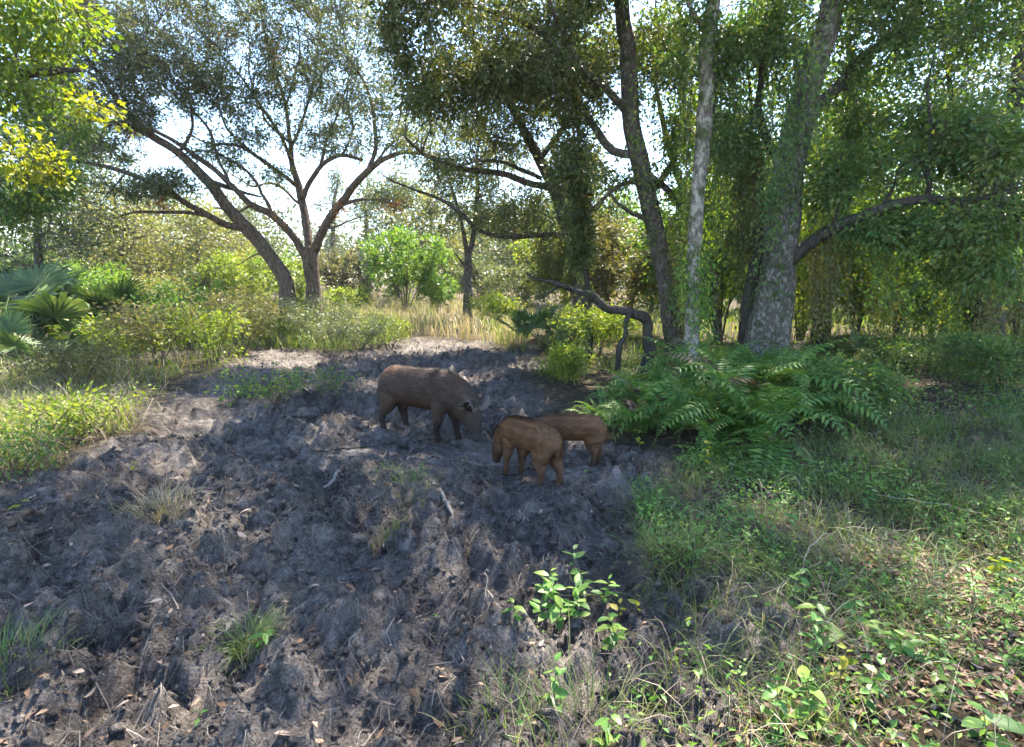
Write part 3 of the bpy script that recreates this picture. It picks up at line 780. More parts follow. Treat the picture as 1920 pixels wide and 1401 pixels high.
def pale_tree():
    Y = 9.2
    t = Plant('pale_trunk_tree', 'straight pale trunked tree with peeling bark next to the lichen oak', 'tree', tree_base(1295, 670, Y))
    b = M['bark_pale']
    t.limb([(1293, foot(1293, Y), Y, 16), (1296, 600, Y, 13), (1302, 500, Y, 13), (1306, 420, Y, 13), (1312, 330, Y, 13), (1318, 240, Y, 13.5), (1324, 160, Y, 13.5), (1330, 80, Y, 13), (1340, 0, Y, 12), (1352, -120, Y, 9), (1350, -260, Y, 6), (1370, -380, Y, 3)], b, 'trunk', 14, flare=.25)
    t.limb([(1322, 190, Y, 5), (1350, 150, Y + .3, 4.5), (1380, 90, Y + .5, 3.6), (1390, 0, Y + .6, 2.4), (1410, -90, Y + .7, 1.2)], b)
    t.limb([(1330, 70, Y, 5), (1300, 20, Y - .2, 4), (1270, -50, Y - .3, 3), (1220, -120, Y - .4, 1.5)], b)
    pf = [(1390, 60, 9.4, 60, 70, .8, 44), (1370, 160, 9.5, 50, 70, .7, 40), (1290, 40, 9, 50, 70, .7, 30), (1400, 240, 9.6, 40, 60, .6, 34), (1360, 290, 9.5, 34, 60, .5, 26), (1300, -120, 9, 160, 90, 1.4, 80), (1420, -160, 9.4, 140, 110, 1.4, 80), (1360, -320, 9.2, 180, 100, 1.6, 80)]
    crown(t, pf, .25, 1.6, 24, M['vine'], L=(.045, .075), asp=.46, spread=.12, clumpy=True)


def lichen_oak():
    Y = 9.0
    t = Plant('lichen_oak_tree', 'largest tree, thick trunk blotched with pale lichen and one low limb to the right', 'tree', tree_base(1440, 680, Y))
    t.rs = .92
    b = M['bark_lichen']
    t.limb([(1438, foot(1438, Y), Y, 48), (1442, 620, Y, 39), (1449, 560, Y, 34), (1456, 500, Y, 32), (1464, 430, Y, 31), (1476, 350, Y, 29.5), (1487, 280, Y, 28.5), (1502, 210, Y, 27), (1520, 150, Y, 25), (1538, 90, Y, 22.5), (1556, 20, Y, 20.5), (1575, -80, Y, 18), (1580, -220, Y, 14), (1610, -380, Y, 7)], b, 'trunk', 28, step=.07, flare=.3, lump=.11)
    d = M['bark_dark']
    t.limb([(1470, 500, Y - .1, 14), (1500, 472, Y - .2, 12.5), (1540, 442, Y - .3, 11.5), (1590, 418, Y - .5, 11), (1640, 396, Y - .6, 10.5), (1690, 382, Y - .7, 10), (1740, 376, Y - .8, 9), (1800, 380, Y - .9, 7.5), (1860, 374, Y - 1, 6), (1930, 352, Y - 1.1, 4), (2000, 320, Y - 1.2, 2)], d, sides=12)
    t.limb([(1735, 376, Y - .8, 6), (1742, 345, Y - .8, 5), (1736, 305, Y - .8, 4.4), (1750, 240, Y - .7, 3.4), (1740, 170, Y - .7, 2.4), (1760, 90, Y - .7, 1.2)], d)
    t.limb([(1560, 430, Y - .4, 4), (1570, 385, Y - .4, 3), (1566, 330, Y - .4, 2.4), (1585, 270, Y - .4, 1.4)], d)
    t.limb([(1650, 394, Y - .6, 3.4), (1675, 350, Y - .7, 2.8), (1690, 310, Y - .8, 2.2), (1740, 290, Y - .9, 1.2)], d)
    t.limb([(1500, 220, Y, 13), (1555, 180, Y + .2, 11), (1610, 120, Y + .4, 9), (1680, 60, Y + .5, 7), (1750, -30, Y + .6, 5), (1820, -130, Y + .6, 2)], d)
    t.limb([(1480, 330, Y, 9), (1440, 270, Y + .4, 8), (1420, 200, Y + .6, 6.5), (1430, 120, Y + .8, 5), (1420, 30, Y + .9, 3), (1440, -60, Y + 1, 1.5)], d)
    t.limb([(1570, -60, Y, 10), (1680, -140, Y - .4, 8), (1790, -170, Y - .8, 5), (1900, -220, Y - 1.2, 2.5)], d)
    pf = [(1460, 40, 9.6, 70, 70, .9, 50), (1440, 150, 9.7, 50, 70, .8, 40), (1610, 60, 9.3, 70, 70, .9, 50), (1660, 150, 9.3, 70, 60, .9, 46), (1590, 230, 9.3, 60, 60, .8, 40), (1740, 60, 9.2, 80, 70, 1, 42), (1850, 60, 8.6, 80, 80, 1, 34), (1720, 240, 8.6, 70, 60, .8, 42), (1810, 200, 8.4, 70, 60, .8, 30),
          (1890, 280, 8, 60, 60, .8, 42), (1800, 310, 8.2, 70, 40, .8, 44), (1650, 310, 8.6, 70, 44, .7, 42), (1570, 340, 8.8, 44, 50, .6, 30), (1740, 430, 8.3, 90, 36, .7, 44), (1860, 430, 8, 80, 44, .7, 50), (1640, 440, 8.5, 60, 36, .6, 28), (1850, 510, 8, 70, 36, .6, 30),
          (1600, -100, 9, 180, 90, 1.6, 90), (1780, -140, 8.6, 180, 100, 1.8, 90), (1600, -300, 9, 220, 110, 2, 100), (1850, -260, 8, 200, 120, 2, 80)]
    crown(t, pf, .22, 1.6, 26, M['vine'], L=(.045, .08), asp=.46, spread=.13, droop=.4, clumpy=True)
    t.limb([(1575, -80, Y, 9), (1500, -220, Y - .6, 7.5), (1420, -340, Y - 1.2, 6), (1330, -430, Y - 1.8, 4)], d)  # this limb and the next are unseen, added to carry shading leaves
    t.limb([(1580, -200, Y, 9), (1720, -330, Y - .8, 7), (1860, -420, Y - 1.6, 5), (1980, -480, Y - 2.2, 3)], d)
    up = [(1500, -330, 8.2, 160, 80, 1.3, 40), (1330, -420, 7.4, 160, 90, 1.3, 40), (1700, -360, 8.2, 180, 90, 1.4, 40), (1880, -420, 7.6, 180, 100, 1.4, 40), (2050, -380, 7.2, 160, 120, 1.4, 34), (1600, -520, 8, 260, 110, 1.6, 46), (2050, -120, 7.6, 120, 120, 1.2, 30), (1450, -560, 7, 220, 100, 1.4, 36), (1800, -600, 6.8, 240, 120, 1.6, 40)]  # leaf masses out of view, added to keep sun off the right bank
    t.grow(puff_targets(up, .25), 7)
    t.leaves(t.grow(puff_targets(up, 1.15, 1.2), 4), 23, M['vine'], (.085, .14), .5, .24, .2, .6, .3, 'shade_crown')
    t.flush_twigs(M['twig'], 3)
    # dark second stem leaning on the main trunk
    t2 = Plant('dark_stem_tree', 'dark narrow stem standing against the left foot of the lichen oak', 'tree', tree_base(1398, 670, Y + .3))
    t2.limb([(1394, foot(1394, Y + .3), Y + .3, 20), (1402, 590, Y + .3, 14), (1414, 520, Y + .35, 12), (1424, 450, Y + .5, 10), (1424, 380, Y + .8, 8), (1410, 300, Y + 1, 6), (1412, 220, Y + 1.1, 4), (1400, 130, Y + 1.2, 2)], d, 'trunk', 12, flare=.3)
    crown(t2, [(1405, 250, 10, 44, 70, .5, 40), (1400, 360, 9.9, 40, 60, .5, 36), (1390, 460, 9.8, 34, 50, .4, 26)], .3, 1.5, 22, M['oak_dark'], L=(.04, .07), asp=.45, spread=.1, clumpy=True)


def side_trees():
    d = M['bark_dark']
    Y = 11.5
    t = Plant('dark_oak_tree', 'dark trunk in deep shade at the far right of the thicket', 'tree', tree_base(1852, 660, Y))
    t.limb([(1848, foot(1848, Y), Y, 30), (1852, 600, Y, 23), (1862, 530, Y, 21), (1868, 460, Y, 19), (1880, 380, Y, 17), (1885, 280, Y, 14), (1905, 160, Y, 11), (1920, 0, Y, 7), (1930, -160, Y, 3)], d, 'trunk', 14, flare=.3)
    t.limb([(1880, 360, Y, 9), (1830, 300, Y - .2, 7), (1790, 210, Y - .3, 5), (1770, 100, Y - .4, 3)], d)
    crown(t, [(1880, 150, 11.5, 90, 90, 1.2, 60), (1800, 120, 11.3, 80, 90, 1.2, 50), (1900, 330, 11.4, 70, 80, 1, 50), (1790, 260, 11.4, 70, 70, 1, 44), (1900, 0, 11.5, 160, 120, 1.8, 70), (1950, -180, 11.5, 200, 130, 2, 70)], .25, 1.5, 22, M['oak_dark'], L=(.05, .08), asp=.45, spread=.13, clumpy=True)
    Y = 12.0
    t = Plant('vine_draped_tree', 'leaning tree wrapped in hanging vines in the thicket right of the lichen oak', 'tree', tree_base(1535, 640, Y))
    t.limb([(1532, foot(1532, Y), Y, 18), (1545, 570, Y, 14), (1562, 500, Y, 12), (1575, 430, Y, 11), (1590, 330, Y, 9), (1600, 200, Y, 7), (1590, 60, Y, 4)], d, 'trunk', 12, flare=.3)
    crown(t, [(1560, 480, 12, 50, 60, .6, 46), (1590, 400, 12, 60, 60, .8, 46), (1610, 280, 12, 80, 80, 1, 60), (1600, 130, 12, 100, 90, 1.2, 60), (1680, 200, 12, 80, 90, 1.2, 46), (1520, 300, 12.3, 60, 90, .8, 40)], .25, 1.5, 22, M['bright'], L=(.05, .08), asp=.45, spread=.13, clumpy=True)
    Y = 13.0
    t = Plant('slim_tree', 'slim tree with yellow green leaves between the dark oak and the pale trunk', 'tree', tree_base(1345, 640, Y))
    t.limb([(1345, foot(1345, Y), Y, 9), (1342, 560, Y, 7), (1330, 480, Y, 7), (1290, 380, Y, 6), (1262, 300, Y, 6), (1240, 220, Y, 4.5), (1225, 120, Y, 3), (1230, 0, Y, 1.6)], M['bark_grey'], 'trunk', 10)
    t.limb([(1300, 400, Y, 4), (1350, 330, Y + .3, 3), (1380, 240, Y + .5, 2), (1400, 150, Y + .5, 1)], M['bark_grey'])
    crown(t, [(1240, 120, 13, 60, 90, 1, 46), (1140, 150, 13, 50, 90, 1, 34), (1300, 250, 13, 60, 70, 1, 36), (1370, 330, 13, 60, 70, 1, 40), (1350, 160, 13, 60, 80, 1, 36), (1300, 420, 13, 50, 50, .8, 20), (1120, 40, 13, 60, 70, 1, 26), (1480, 120, 13, 70, 120, 1.2, 50), (1500, 240, 13, 60, 60, 1, 40)], .3, 1.6, 22, M['bright'], L=(.05, .085), asp=.4, spread=.14, clumpy=True)
    # near tree at the left border: only its boughs hang into view
    Y = 8.5
    t = Plant('overhanging_oak_tree', 'leafy boughs with lime green leaves hanging in at the upper left edge', 'tree', tree_base(-330, 700, Y))
    b = M['bark_dark']
    t.limb([(-330, foot(-330, Y), Y, 40), (-320, 560, Y, 32), (-300, 400, Y, 30), (-290, 200, Y, 27), (-280, 0, Y, 22), (-260, -200, Y, 14), (-240, -400, Y, 6)], b, 'trunk', 14, flare=.3)
    t.limb([(-295, 260, Y, 16), (-180, 200, Y - .2, 13), (-60, 160, Y - .3, 10), (40, 142, Y - .4, 8), (110, 135, Y - .5, 6), (150, 132, Y - .5, 3)], b)
    t.limb([(-290, 320, Y, 13), (-150, 300, Y - .4, 10), (-40, 310, Y - .7, 7), (50, 330, Y - .9, 4), (110, 350, Y - 1, 2)], b)
    t.limb([(-280, 30, Y, 13), (-150, -40, Y - .3, 10), (-20, -50, Y - .5, 7), (90, -20, Y - .6, 4), (150, 20, Y - .6, 2)], b)
    pf = [(30, 40, 8, 80, 70, .8, 34), (110, 20, 7.9, 60, 40, .6, 26), (60, 110, 8, 80, 60, .8, 24), (20, 190, 7.9, 60, 60, .7, 26), (-60, 80, 8, 90, 100, 1, 40)]
    crown(t, pf, .4, 1.0, 14, M['bright'], L=(.05, .09), asp=.55, spread=.12)
    pf = [(60, 360, 7.8, 60, 40, .5, 44), (110, 330, 8.2, 50, 40, .5, 30), (20, 400, 7.8, 50, 40, .5, 34), (110, 230, 8.2, 60, 40, .5, 26), (-60, 300, 8, 90, 90, 1, 60), (-100, -150, 8, 200, 120, 1.6, 80)]
    tg = t.grow(puff_targets(pf, .3), 8); p2 = t.grow(puff_targets(pf, 1.4), 6)
    t.leaves(p2, 22, M['vine'], (.05, .085), .5, .12)
    t.leaves(t.grow(puff_targets([(20, 255, 6.4, 36, 60, .4, 24), (200, 215, 7.5, 40, 20, .2, 8)]), 6), 20, M['herb_yellow'], (.06, .1), .6, .10, .3, .8, .3, 'lime_leaves')
    t.flush_twigs(M['twig'])


oak_leaning(); oak_forked(); thin_tree(); arching_tree(); dark_oak(); ivy_stem(); pale_tree(); lichen_oak(); side_trees()

# ------------------------------------------------------------------ fallen bough
def bough():
    Y = 9.4
    t = Plant('fallen_bough', 'dark broken bough propped up on a bent stump in front of the ivy clad tree', 'bough', tree_base(1205, 660, Y))
    d = M['bark_dark']
    t.limb([(1206, foot(1206, Y), Y, 12), (1209, 622, Y, 9.5), (1206, 600, Y, 10.5), (1190, 588, Y - .1, 10), (1172, 578, Y - .15, 7.5), (1150, 574, Y - .2, 8.5), (1128, 562, Y - .3, 7), (1108, 556, Y - .3, 8), (1080, 549, Y - .4, 5.5), (1045, 533, Y - .5, 4.5), (1018, 519, Y - .6, 3), (994, 508, Y - .7, 1.8)], d, 'trunk', 12, step=.06, jit=.09, grow=False, lump=.22)
    t.limb([(1160, foot(1160, Y - .3), Y - .3, 5), (1158, 652, Y - .32, 5.5), (1168, 628, Y - .28, 4.2), (1170, 604, Y - .25, 4.8), (1182, 586, Y - .15, 4)], d, 'prop', 8, step=.05, jit=.05, lump=.2, grow=False)
    t.limb([(1050, 536, Y - .5, 2.6), (1030, 545, Y - .6, 2), (1012, 560, Y - .7, 1)], d, 'branch', 6, grow=False)


bough()


# ------------------------------------------------------------------ far trees and shrubs
def far_tree(label, px, Y, h, w, mat, nl=70, pine=False, name='background_tree', group='trees beyond the clearing', cat='tree', c0=.3):
    base = tree_base(px, 600, Y)
    t = Plant(name, label, cat, base, group)
    h, w = h * 1.22, w * 1.15
    hp = h * FPX / Y
    fy = foot(px, Y)
    r = max(1.2, .055 * h / Y * FPX * .35)
    t.limb([(px, fy, Y, r * 1.2), (px + rng.normal(0, 3), fy - hp * .35, Y, r), (px + rng.normal(0, 5), fy - hp * .7, Y, r * .7), (px + rng.normal(0, 5), fy - hp * .97, Y, r * .2)], M['bark_grey'], 'trunk', 8, step=.4)
    wp = w * FPX / Y
    pf = []
    n = 9
    for i in range(n):
        f = c0 + (1 - c0) * (i + .5) / n
        rad = wp * .5 * (math.sin(math.pi * min(1, max(.08, (f - c0) / (1 - c0) * .85 + .12))) ** .7) * (1 if not pine else .7)
        pf.append((px + rng.normal(0, wp * .14), fy - hp * f, Y + rng.normal(0, w * .12), rad * rng.uniform(.6, 1), hp * (1 - c0) / n * 1.1, w * .35, nl / 4))
    lf = .0022 * Y
    crown(t, pf, .25, 1.5, 15, mat, L=(lf * 1.2, lf * 2.2), asp=.22 if pine else .5, spread=.22 * w / 3, r1=.008, tsides=3)
    return t


far_tree('grey green far pine, the left one of two behind the forked oak', 628, 42, 8.2, 3.2, M['far'], 46, True, 'pine_tree', c0=.2)
far_tree('grey green far pine, the right one of two behind the forked oak', 688, 40, 7.4, 3.2, M['far'], 46, True, 'pine_tree', c0=.15)
far_tree('hazy broad tree filling the gap left of the leaning oak trunk', 440, 44, 6.0, 7, M['far'], 70)
far_tree('hazy olive tree behind the golden tree on the left', 300, 40, 6.2, 6.5, M['shrub_grey'], 70)
far_tree('tall hazy tree at the left end of the far tree line', 150, 38, 8.5, 7, M['far'], 80)
far_tree('hazy dark tree right behind the bright green shrub', 745, 36, 6.6, 5, M['far'], 70)
far_tree('olive brown tree behind the bright green shrub', 810, 34, 5.6, 4.5, M['gold'], 60)
far_tree('pale hazy tree behind the slender young tree', 905, 42, 5.8, 7, M['shrub_grey'], 70)
far_tree('hazy blue green tree behind the palmetto', 985, 30, 4.6, 5, M['far'], 80)
far_tree('tall soft green tree behind the arching oak', 1060, 34, 5.6, 6.5, M['shrub_grey'], 80)
far_tree('pale green tree behind the dark oak trunk', 1180, 28, 4.8, 6, M['shrub_green'], 90)
far_tree('light green tree behind the lichen oak', 1400, 26, 6, 6, M['shrub_yellow'], 80)
far_tree('green tree deep behind the vine draped tree', 1610, 25, 7, 6.5, M['shrub_green'], 80)
far_tree('green tree deep behind the far right trunk', 1830, 24, 7, 6.5, M['shrub_yellow'], 80)
far_tree('golden olive tree with fine leaves behind the left palmettos', 230, 24, 4.3, 6, M['gold'], 130, c0=.15)
far_tree('second golden tree, lower, beside the leaning oak', 370, 27, 3.9, 5, M['gold'], 100, c0=.15)
far_tree('deep green small tree above the left palmettos', 70, 14, 4.2, 3.4, M['oak_dark'], 90, c0=.3)

# wood that closes the horizon
def far_wood():
    n = 110
    az = np.linspace(-.95, .95, n) + rng.normal(0, .01, n)
    Vs, Ts, ti, k = [], [], [], 0
    for a in az:
        R = rng.uniform(58, 80); x, y = R * math.sin(a) * 1.2, R * math.cos(a)
        h = rng.uniform(4.5, 9.5); w = rng.uniform(3.5, 6)
        N = 560
        v = nrm(rng.normal(size=(N, 3))) * (rng.random((N, 1)) ** .4)
        v = v + .25 * nrm(v) * fbm(v[:, :1] * 3 + a * 40, v[:, 2:] * 3, 2, 3)
        c = np.array([x, y, h * .5]) + v * np.array([w * .6, w * .6, h * .55])
        c[:, 2] = np.maximum(c[:, 2], .1)
        V, T = leaf_batch(c, nrm(rng.normal(size=(N, 3))), rng.uniform(.3, .6, N), rng.uniform(.2, .4, N), .4, single=True)
        Vs.append(V); Ts.append(T + k); k += len(V)
        ti.append(np.repeat(np.clip(rng.uniform(0, .6) + .4 * rng.random(N), 0, 1), 3))
    tag(ob('far_wood', mkmesh('far_wood', np.concatenate(Vs), tris=np.concatenate(Ts), attrs={'tint': np.concatenate(ti)}), M['far']), 'hazy wood closing off the far side of the clearing', 'wood', kind='stuff')


far_wood()


def shrub(label, px, py, w, h, mat, n=60, per=24, L=(.05, .08), asp=.45, name='shrub', group='bushes around the clearing', cat='bush', stems=7, twig=M['twig'], low=.1, spread=.09, droop=.15):
    g = GH(px, py)
    w, h, n = w * 1.3, h * 1.22, int(n * 1.35)
    L = (L[0] * 1.1, L[1] * 1.15)
    t = Plant(name, label, cat, g, group)
    for i in range(stems):
        a = rng.uniform(0, 2 * math.pi); q = rng.uniform(.15, .42)
        top = g + np.array([math.cos(a) * w * q, math.sin(a) * w * q, h * rng.uniform(.55, .85)])
        b = g + np.array([math.cos(a) * .06, math.sin(a) * .06, -.05])
        mid = (b + top) / 2 + np.array([-math.cos(a), -math.sin(a), 0]) * w * .06
        tt = np.linspace(0, 1, 9)[:, None]
        pts = (1 - tt) ** 2 * b + 2 * tt * (1 - tt) * mid + tt ** 2 * top
        t.nodes = np.concatenate([t.nodes, pts]); t.ndir = np.concatenate([t.ndir, nrm(np.gradient(pts, axis=0))])
        r0 = .006 + .006 * h
        t.nrad = np.concatenate([t.nrad, np.linspace(r0, .004, 9)])
        V, Q = tube_batch(pts[None], np.array([r0]), np.array([.003]), 5)
        t.add('stem', V, twig, quads=Q)
    v = nrm(rng.normal(size=(n, 3))) * (rng.random((n, 1)) ** .45)
    lump = 1 + .25 * fbm(v[:, 0] * 2.2 + px, v[:, 2] * 2.2, 2, 77)[:, None]
    tg = g + np.array([0, 0, h * (low + (1 - low) * .5)]) + v * lump * np.array([w * .5, w * .5, h * (1 - low) * .5])
    tg[:, 2] = np.maximum(tg[:, 2], hgt(tg[:, 0], tg[:, 1]) + .04)
    p = t.grow(tg, 4, .0025, .6, .4, 0, .06, .015)
    t.leaves(p, per, mat, L, asp, spread, .2, .5, droop, 'foliage')
    t.flush_twigs(twig, 3)
    return t


SH = [  # label, px, py, width, height, material, shoots, leaves per shoot, leaf length
    ('bright green shrub sunlit in the middle of the clearing', 762, 588, 3.4, 3.2, 'shrub_green', 190, 26, (.10, .16)),
    ('small bright green shrub between the sunlit shrub and the slender tree', 822, 588, 1.7, 1.5, 'shrub_green', 80, 24, (.09, .14)),
    ('lime green shrub in front of the leaning oak', 455, 592, 3.2, 2.4, 'shrub_yellow', 150, 24, (.08, .13)),
    ('lime green shrub glowing between the two oak trunks', 560, 590, 1.6, 1.9, 'shrub_yellow', 80, 24, (.08, .13)),
    ('dark blue green bush left of the lime shrubs', 372, 596, 1.9, 1.9, 'oak_dark', 120, 24, (.07, .11)),
    ('yellowish bush with reddish leaves beside the left palmettos', 300, 606, 2.0, 1.5, 'gold', 100, 22, (.07, .11)),
    ('green bush filling the gap behind the left palmettos', 180, 608, 2.2, 1.9, 'shrub_green', 120, 22, (.08, .12)),
    ('tall shady bush at the left border behind the palmettos', 30, 620, 2.2, 2.4, 'vine', 130, 22, (.07, .11)),
    ('lime green bush at the foot of the upright oak', 660, 592, 2.0, 1.0, 'shrub_yellow', 80, 22, (.07, .12)),
    ('grey green spreading bush in front of the upright oak', 590, 652, 2.2, 1.05, 'shrub_grey', 140, 26, (.035, .06)),
    ('low grey bush on the edge of the dirt beside the spreading bush', 672, 660, 1.5, .65, 'shrub_grey', 80, 26, (.03, .055)),
    ('twiggy grey green bush left of the dirt path', 450, 668, 1.7, 1.15, 'shrub_olive', 110, 24, (.035, .06)),
    ('leafy green weed bush on the left bank behind the sow', 470, 745, 0.8, 0.42, 'shrub_green', 16, 22, (.035, .06)),
    ('low dark weed patch behind the hind legs of the sow', 590, 745, 0.9, 0.22, 'vine', 16, 22, (.03, .055)),
    ('brownish bush on the left bank below the palmettos', 300, 690, 1.7, 0.95, 'shrub_olive', 90, 22, (.04, .065)),
    ('yellow green bush lit by the sun at the left edge', 60, 840, 0.9, 0.38, 'shrub_yellow', 20, 22, (.035, .06)),
    ('lime green bush on the lit bank at the left', 175, 815, 0.9, 0.32, 'shrub_yellow', 16, 22, (.035, .06)),
    ('low dark bush in the shaded corner at the left edge', 20, 890, .8, .28, 'vine', 30, 20, (.03, .05)),
    ('yellow lit bush at the foot of the far golden grass', 930, 612, 1.8, 1.0, 'shrub_yellow', 90, 22, (.06, .10)),
    ('pale green bush behind the palmetto on the right of the grass', 985, 592, 3.0, 2.0, 'far', 130, 24, (.08, .13)),
    ('sunlit yellow green bush to the left of the ferns', 1062, 715, .7, .5, 'shrub_yellow', 90, 22, (.035, .06)),
    ('yellow lit bush under the fallen bough', 1120, 668, 1.6, .9, 'shrub_yellow', 110, 22, (.05, .08)),
    ('grey green bush behind the fallen bough', 1150, 628, 3.25, 2.99, 'shrub_olive', 307, 34, (.08, .125)),
    ('green bush between the dark oak and the pale trunk', 1285, 640, 2.375, 3.38, 'vine', 275, 34, (.08, .125)),
    ('leafy bush behind the pale trunk', 1350, 636, 2.5, 3.9, 'shrub_green', 307, 34, (.08, .125)),
    ('yellow green bush right behind the lichen oak', 1500, 640, 2.375, 3.64, 'shrub_yellow', 275, 34, (.08, .125)),
    ('sunlit yellow bush in the gap right of the vine draped tree', 1600, 634, 2.75, 3.12, 'bright', 275, 34, (.08, .125)),
    ('green bush in the middle of the right thicket', 1680, 640, 2.75, 3.38, 'vine', 291, 34, (.08, .125)),
    ('sunlit bush with yellow leaves in the middle of the right thicket', 1750, 640, 2.25, 2.73, 'shrub_yellow', 243, 34, (.08, .125)),
    ('olive bush beside the dark trunk at the far right', 1800, 655, 1.75, 2.08, 'shrub_green', 210, 34, (.08, .125)),
    ('rusty leaved bush right of the far right trunk', 1910, 650, 2.0, 2.21, 'gold', 194, 34, (.08, .125)),
    ('dense green bush behind the far right trunk', 1880, 618, 3.75, 4.68, 'oak_dark', 307, 34, (.08, .125)),
    ('low shady bush at the right edge of the path', 1880, 740, 1.6, .7, 'vine', 130, 22, (.04, .065)),
    ('shaded low bush below the right thicket', 1720, 705, 1.8, .6, 'vine', 130, 22, (.04, .065)),
    ('mounded dark green bush to the right of the ferns', 1560, 800, 1.15, 0.55, 'vine', 150, 30, (.03, .055)),
    ('tall lime bush at the far side left of the leaning oak', 400, 578, 4.0, 2.6, 'shrub_yellow', 130, 26, (.12, .2)),
    ('tall green bush at the far side between leaning oak and golden trees', 480, 575, 4.0, 2.8, 'shrub_green', 130, 26, (.12, .2)),
    ('pale bush at the far side right of the upright oak', 650, 574, 3.6, 2.6, 'shrub_olive', 120, 26, (.12, .2)),
    ('wide olive bush at the far side behind the palmettos', 250, 578, 4.4, 3.0, 'shrub_olive', 130, 26, (.12, .2)),
    ('wide green bush at the far side behind the slender tree', 900, 572, 4.4, 2.6, 'shrub_grey', 130, 26, (.12, .2)),
    ('wide leafy bush far behind the fallen bough', 1090, 590, 4.4, 3.2, 'shrub_yellow', 270, 34, (.10, .17)),
    ('wide leafy bush far behind the dark oak', 1215, 592, 4.4, 3.4, 'shrub_green', 270, 34, (.10, .17)),
    ('wide leafy bush far behind the pale trunk', 1345, 592, 4.2, 4.0, 'shrub_yellow', 270, 34, (.10, .17)),
    ('wide leafy bush far behind the lichen oak', 1470, 594, 4.2, 4.2, 'shrub_green', 270, 34, (.10, .17)),
    ('wide sunlit bush far behind the vine draped tree', 1590, 594, 4.2, 4.0, 'shrub_yellow', 270, 34, (.10, .17)),
    ('wide sunlit bush far back in the middle of the right thicket', 1710, 596, 4.2, 4.2, 'shrub_green', 270, 34, (.10, .17)),
    ('wide sunlit bush far back at the right end of the thicket', 1830, 596, 4.2, 4.0, 'shrub_yellow', 270, 34, (.10, .17)),
    ('wide green bush at the right border far back', 1950, 598, 4.2, 4.4, 'shrub_green', 270, 34, (.10, .17)),
    ('loose sapling bush with yellow green leaves at the edge of the dirt', 400, 690, 1.1, .95, 'shrub_yellow', 60, 20, (.04, .07)),
    ('loose leafy bush behind the sapling bush on the left bank', 360, 660, 1.8, 1.3, 'shrub_green', 90, 20, (.05, .08)),
    ('yellow green bush between the palmettos and the sapling bush', 240, 690, 1.3, .8, 'shrub_yellow', 60, 20, (.045, .075)),
    ('scraggly bush along the left verge below the silvery palmetto', 150, 735, 1.3, .6, 'shrub_olive', 60, 20, (.04, .065)),
    ('low yellowish bush beside the spreading grey bush', 510, 650, 1.3, .75, 'shrub_yellow', 70, 20, (.04, .07)),
    ('pale weed bush at the end of the dirt path', 730, 652, 1.1, .6, 'shrub_yellow', 60, 20, (.035, .06)),
]
for lab, px, py, w, h, mk, n, per, LL in SH:
    shrub(lab, px, py, w, h, M[mk], n, per, LL)


# ------------------------------------------------------------------ hanging vines
def vine_curtain(label, px0, px1, py0, py1, Y, n, mat, per=60, L=(.04, .065), name='hanging_vine'):
    top = P((px0 + px1) / 2, py0, Y)
    t = Plant(name, label, 'vine', top, 'vines hanging from the trees')
    K = 14
    x = rng.uniform(px0, px1, n); y0 = py0 + rng.normal(0, 25, n); y1 = py1 - np.abs(rng.normal(0, .35, n)) * (py1 - py0)
    pts = np.zeros((n, K, 3))
    for i in range(n):
        yy = Y + rng.normal(0, .25)
        a, b = P(x[i], y0[i], yy), P(x[i] + rng.normal(0, 6), y1[i], yy)
        tt = np.linspace(0, 1, K)[:, None]
        pts[i] = a + (b - a) * tt
        pts[i, :, 0] += .05 * fbm(tt[:, 0] * 4 + i, np.full(K, i * 3.3), 2, 15)
        pts[i, :, 1] += .05 * fbm(tt[:, 0] * 4 + i + 50, np.full(K, i * 3.3), 2, 16)
    t.tw.append((pts[:, ::2], np.full(n, .005), np.full(n, .002)))
    t.leaves(pts, per * 2, mat, (L[0], L[1] * 1.15), .6, .09, 0.0, .2, .7, 'leaves', clump=.5)
    t.flush_twigs(M['twig'], 3, 'stems')


VC = [('vine curtain hanging left of the pale trunk', 1262, 1300, 60, 520, 9.3, 9, 'vine'),
      ('thick vine curtain between the pale trunk and the lichen oak', 1328, 1392, 60, 560, 9.4, 16, 'vine'),
      ('vine curtain trailing down in front of the dark stem', 1385, 1425, 330, 640, 9.5, 10, 'oak_dark'),
      ('vines climbing over the upper trunk of the lichen oak', 1440, 1500, 170, 420, 8.6, 9, 'vine'),
      ('vine curtain trailing below the low limb of the lichen oak', 1520, 1600, 430, 640, 8.9, 14, 'shrub_olive'),
      ('vines hanging from the low limb over the right thicket', 1640, 1740, 400, 590, 8.6, 12, 'vine'),
      ('vines hanging at the right border below the boughs', 1800, 1915, 420, 600, 8.6, 14, 'oak_dark'),
      ('vine curtain on the leaning vine draped tree', 1490, 1560, 440, 650, 11.4, 16, 'shrub_yellow'),
      ('vine curtain in the middle of the right thicket', 1610, 1690, 420, 650, 11.2, 18, 'shrub_olive'),
      ('yellow lit vine curtain near the far right trunk', 1740, 1820, 470, 650, 11.6, 16, 'shrub_yellow'),
      ('vines trailing from the dark oak limb above the path', 1195, 1240, 20, 260, 10.4, 7, 'bright'),
      ('vines around the arching oak crown', 1045, 1110, 250, 560, 11.6, 10, 'oak_dark'),
      ('vine curtain climbing the foot of the pale trunk', 1270, 1330, 480, 660, 9.0, 12, 'fern')]
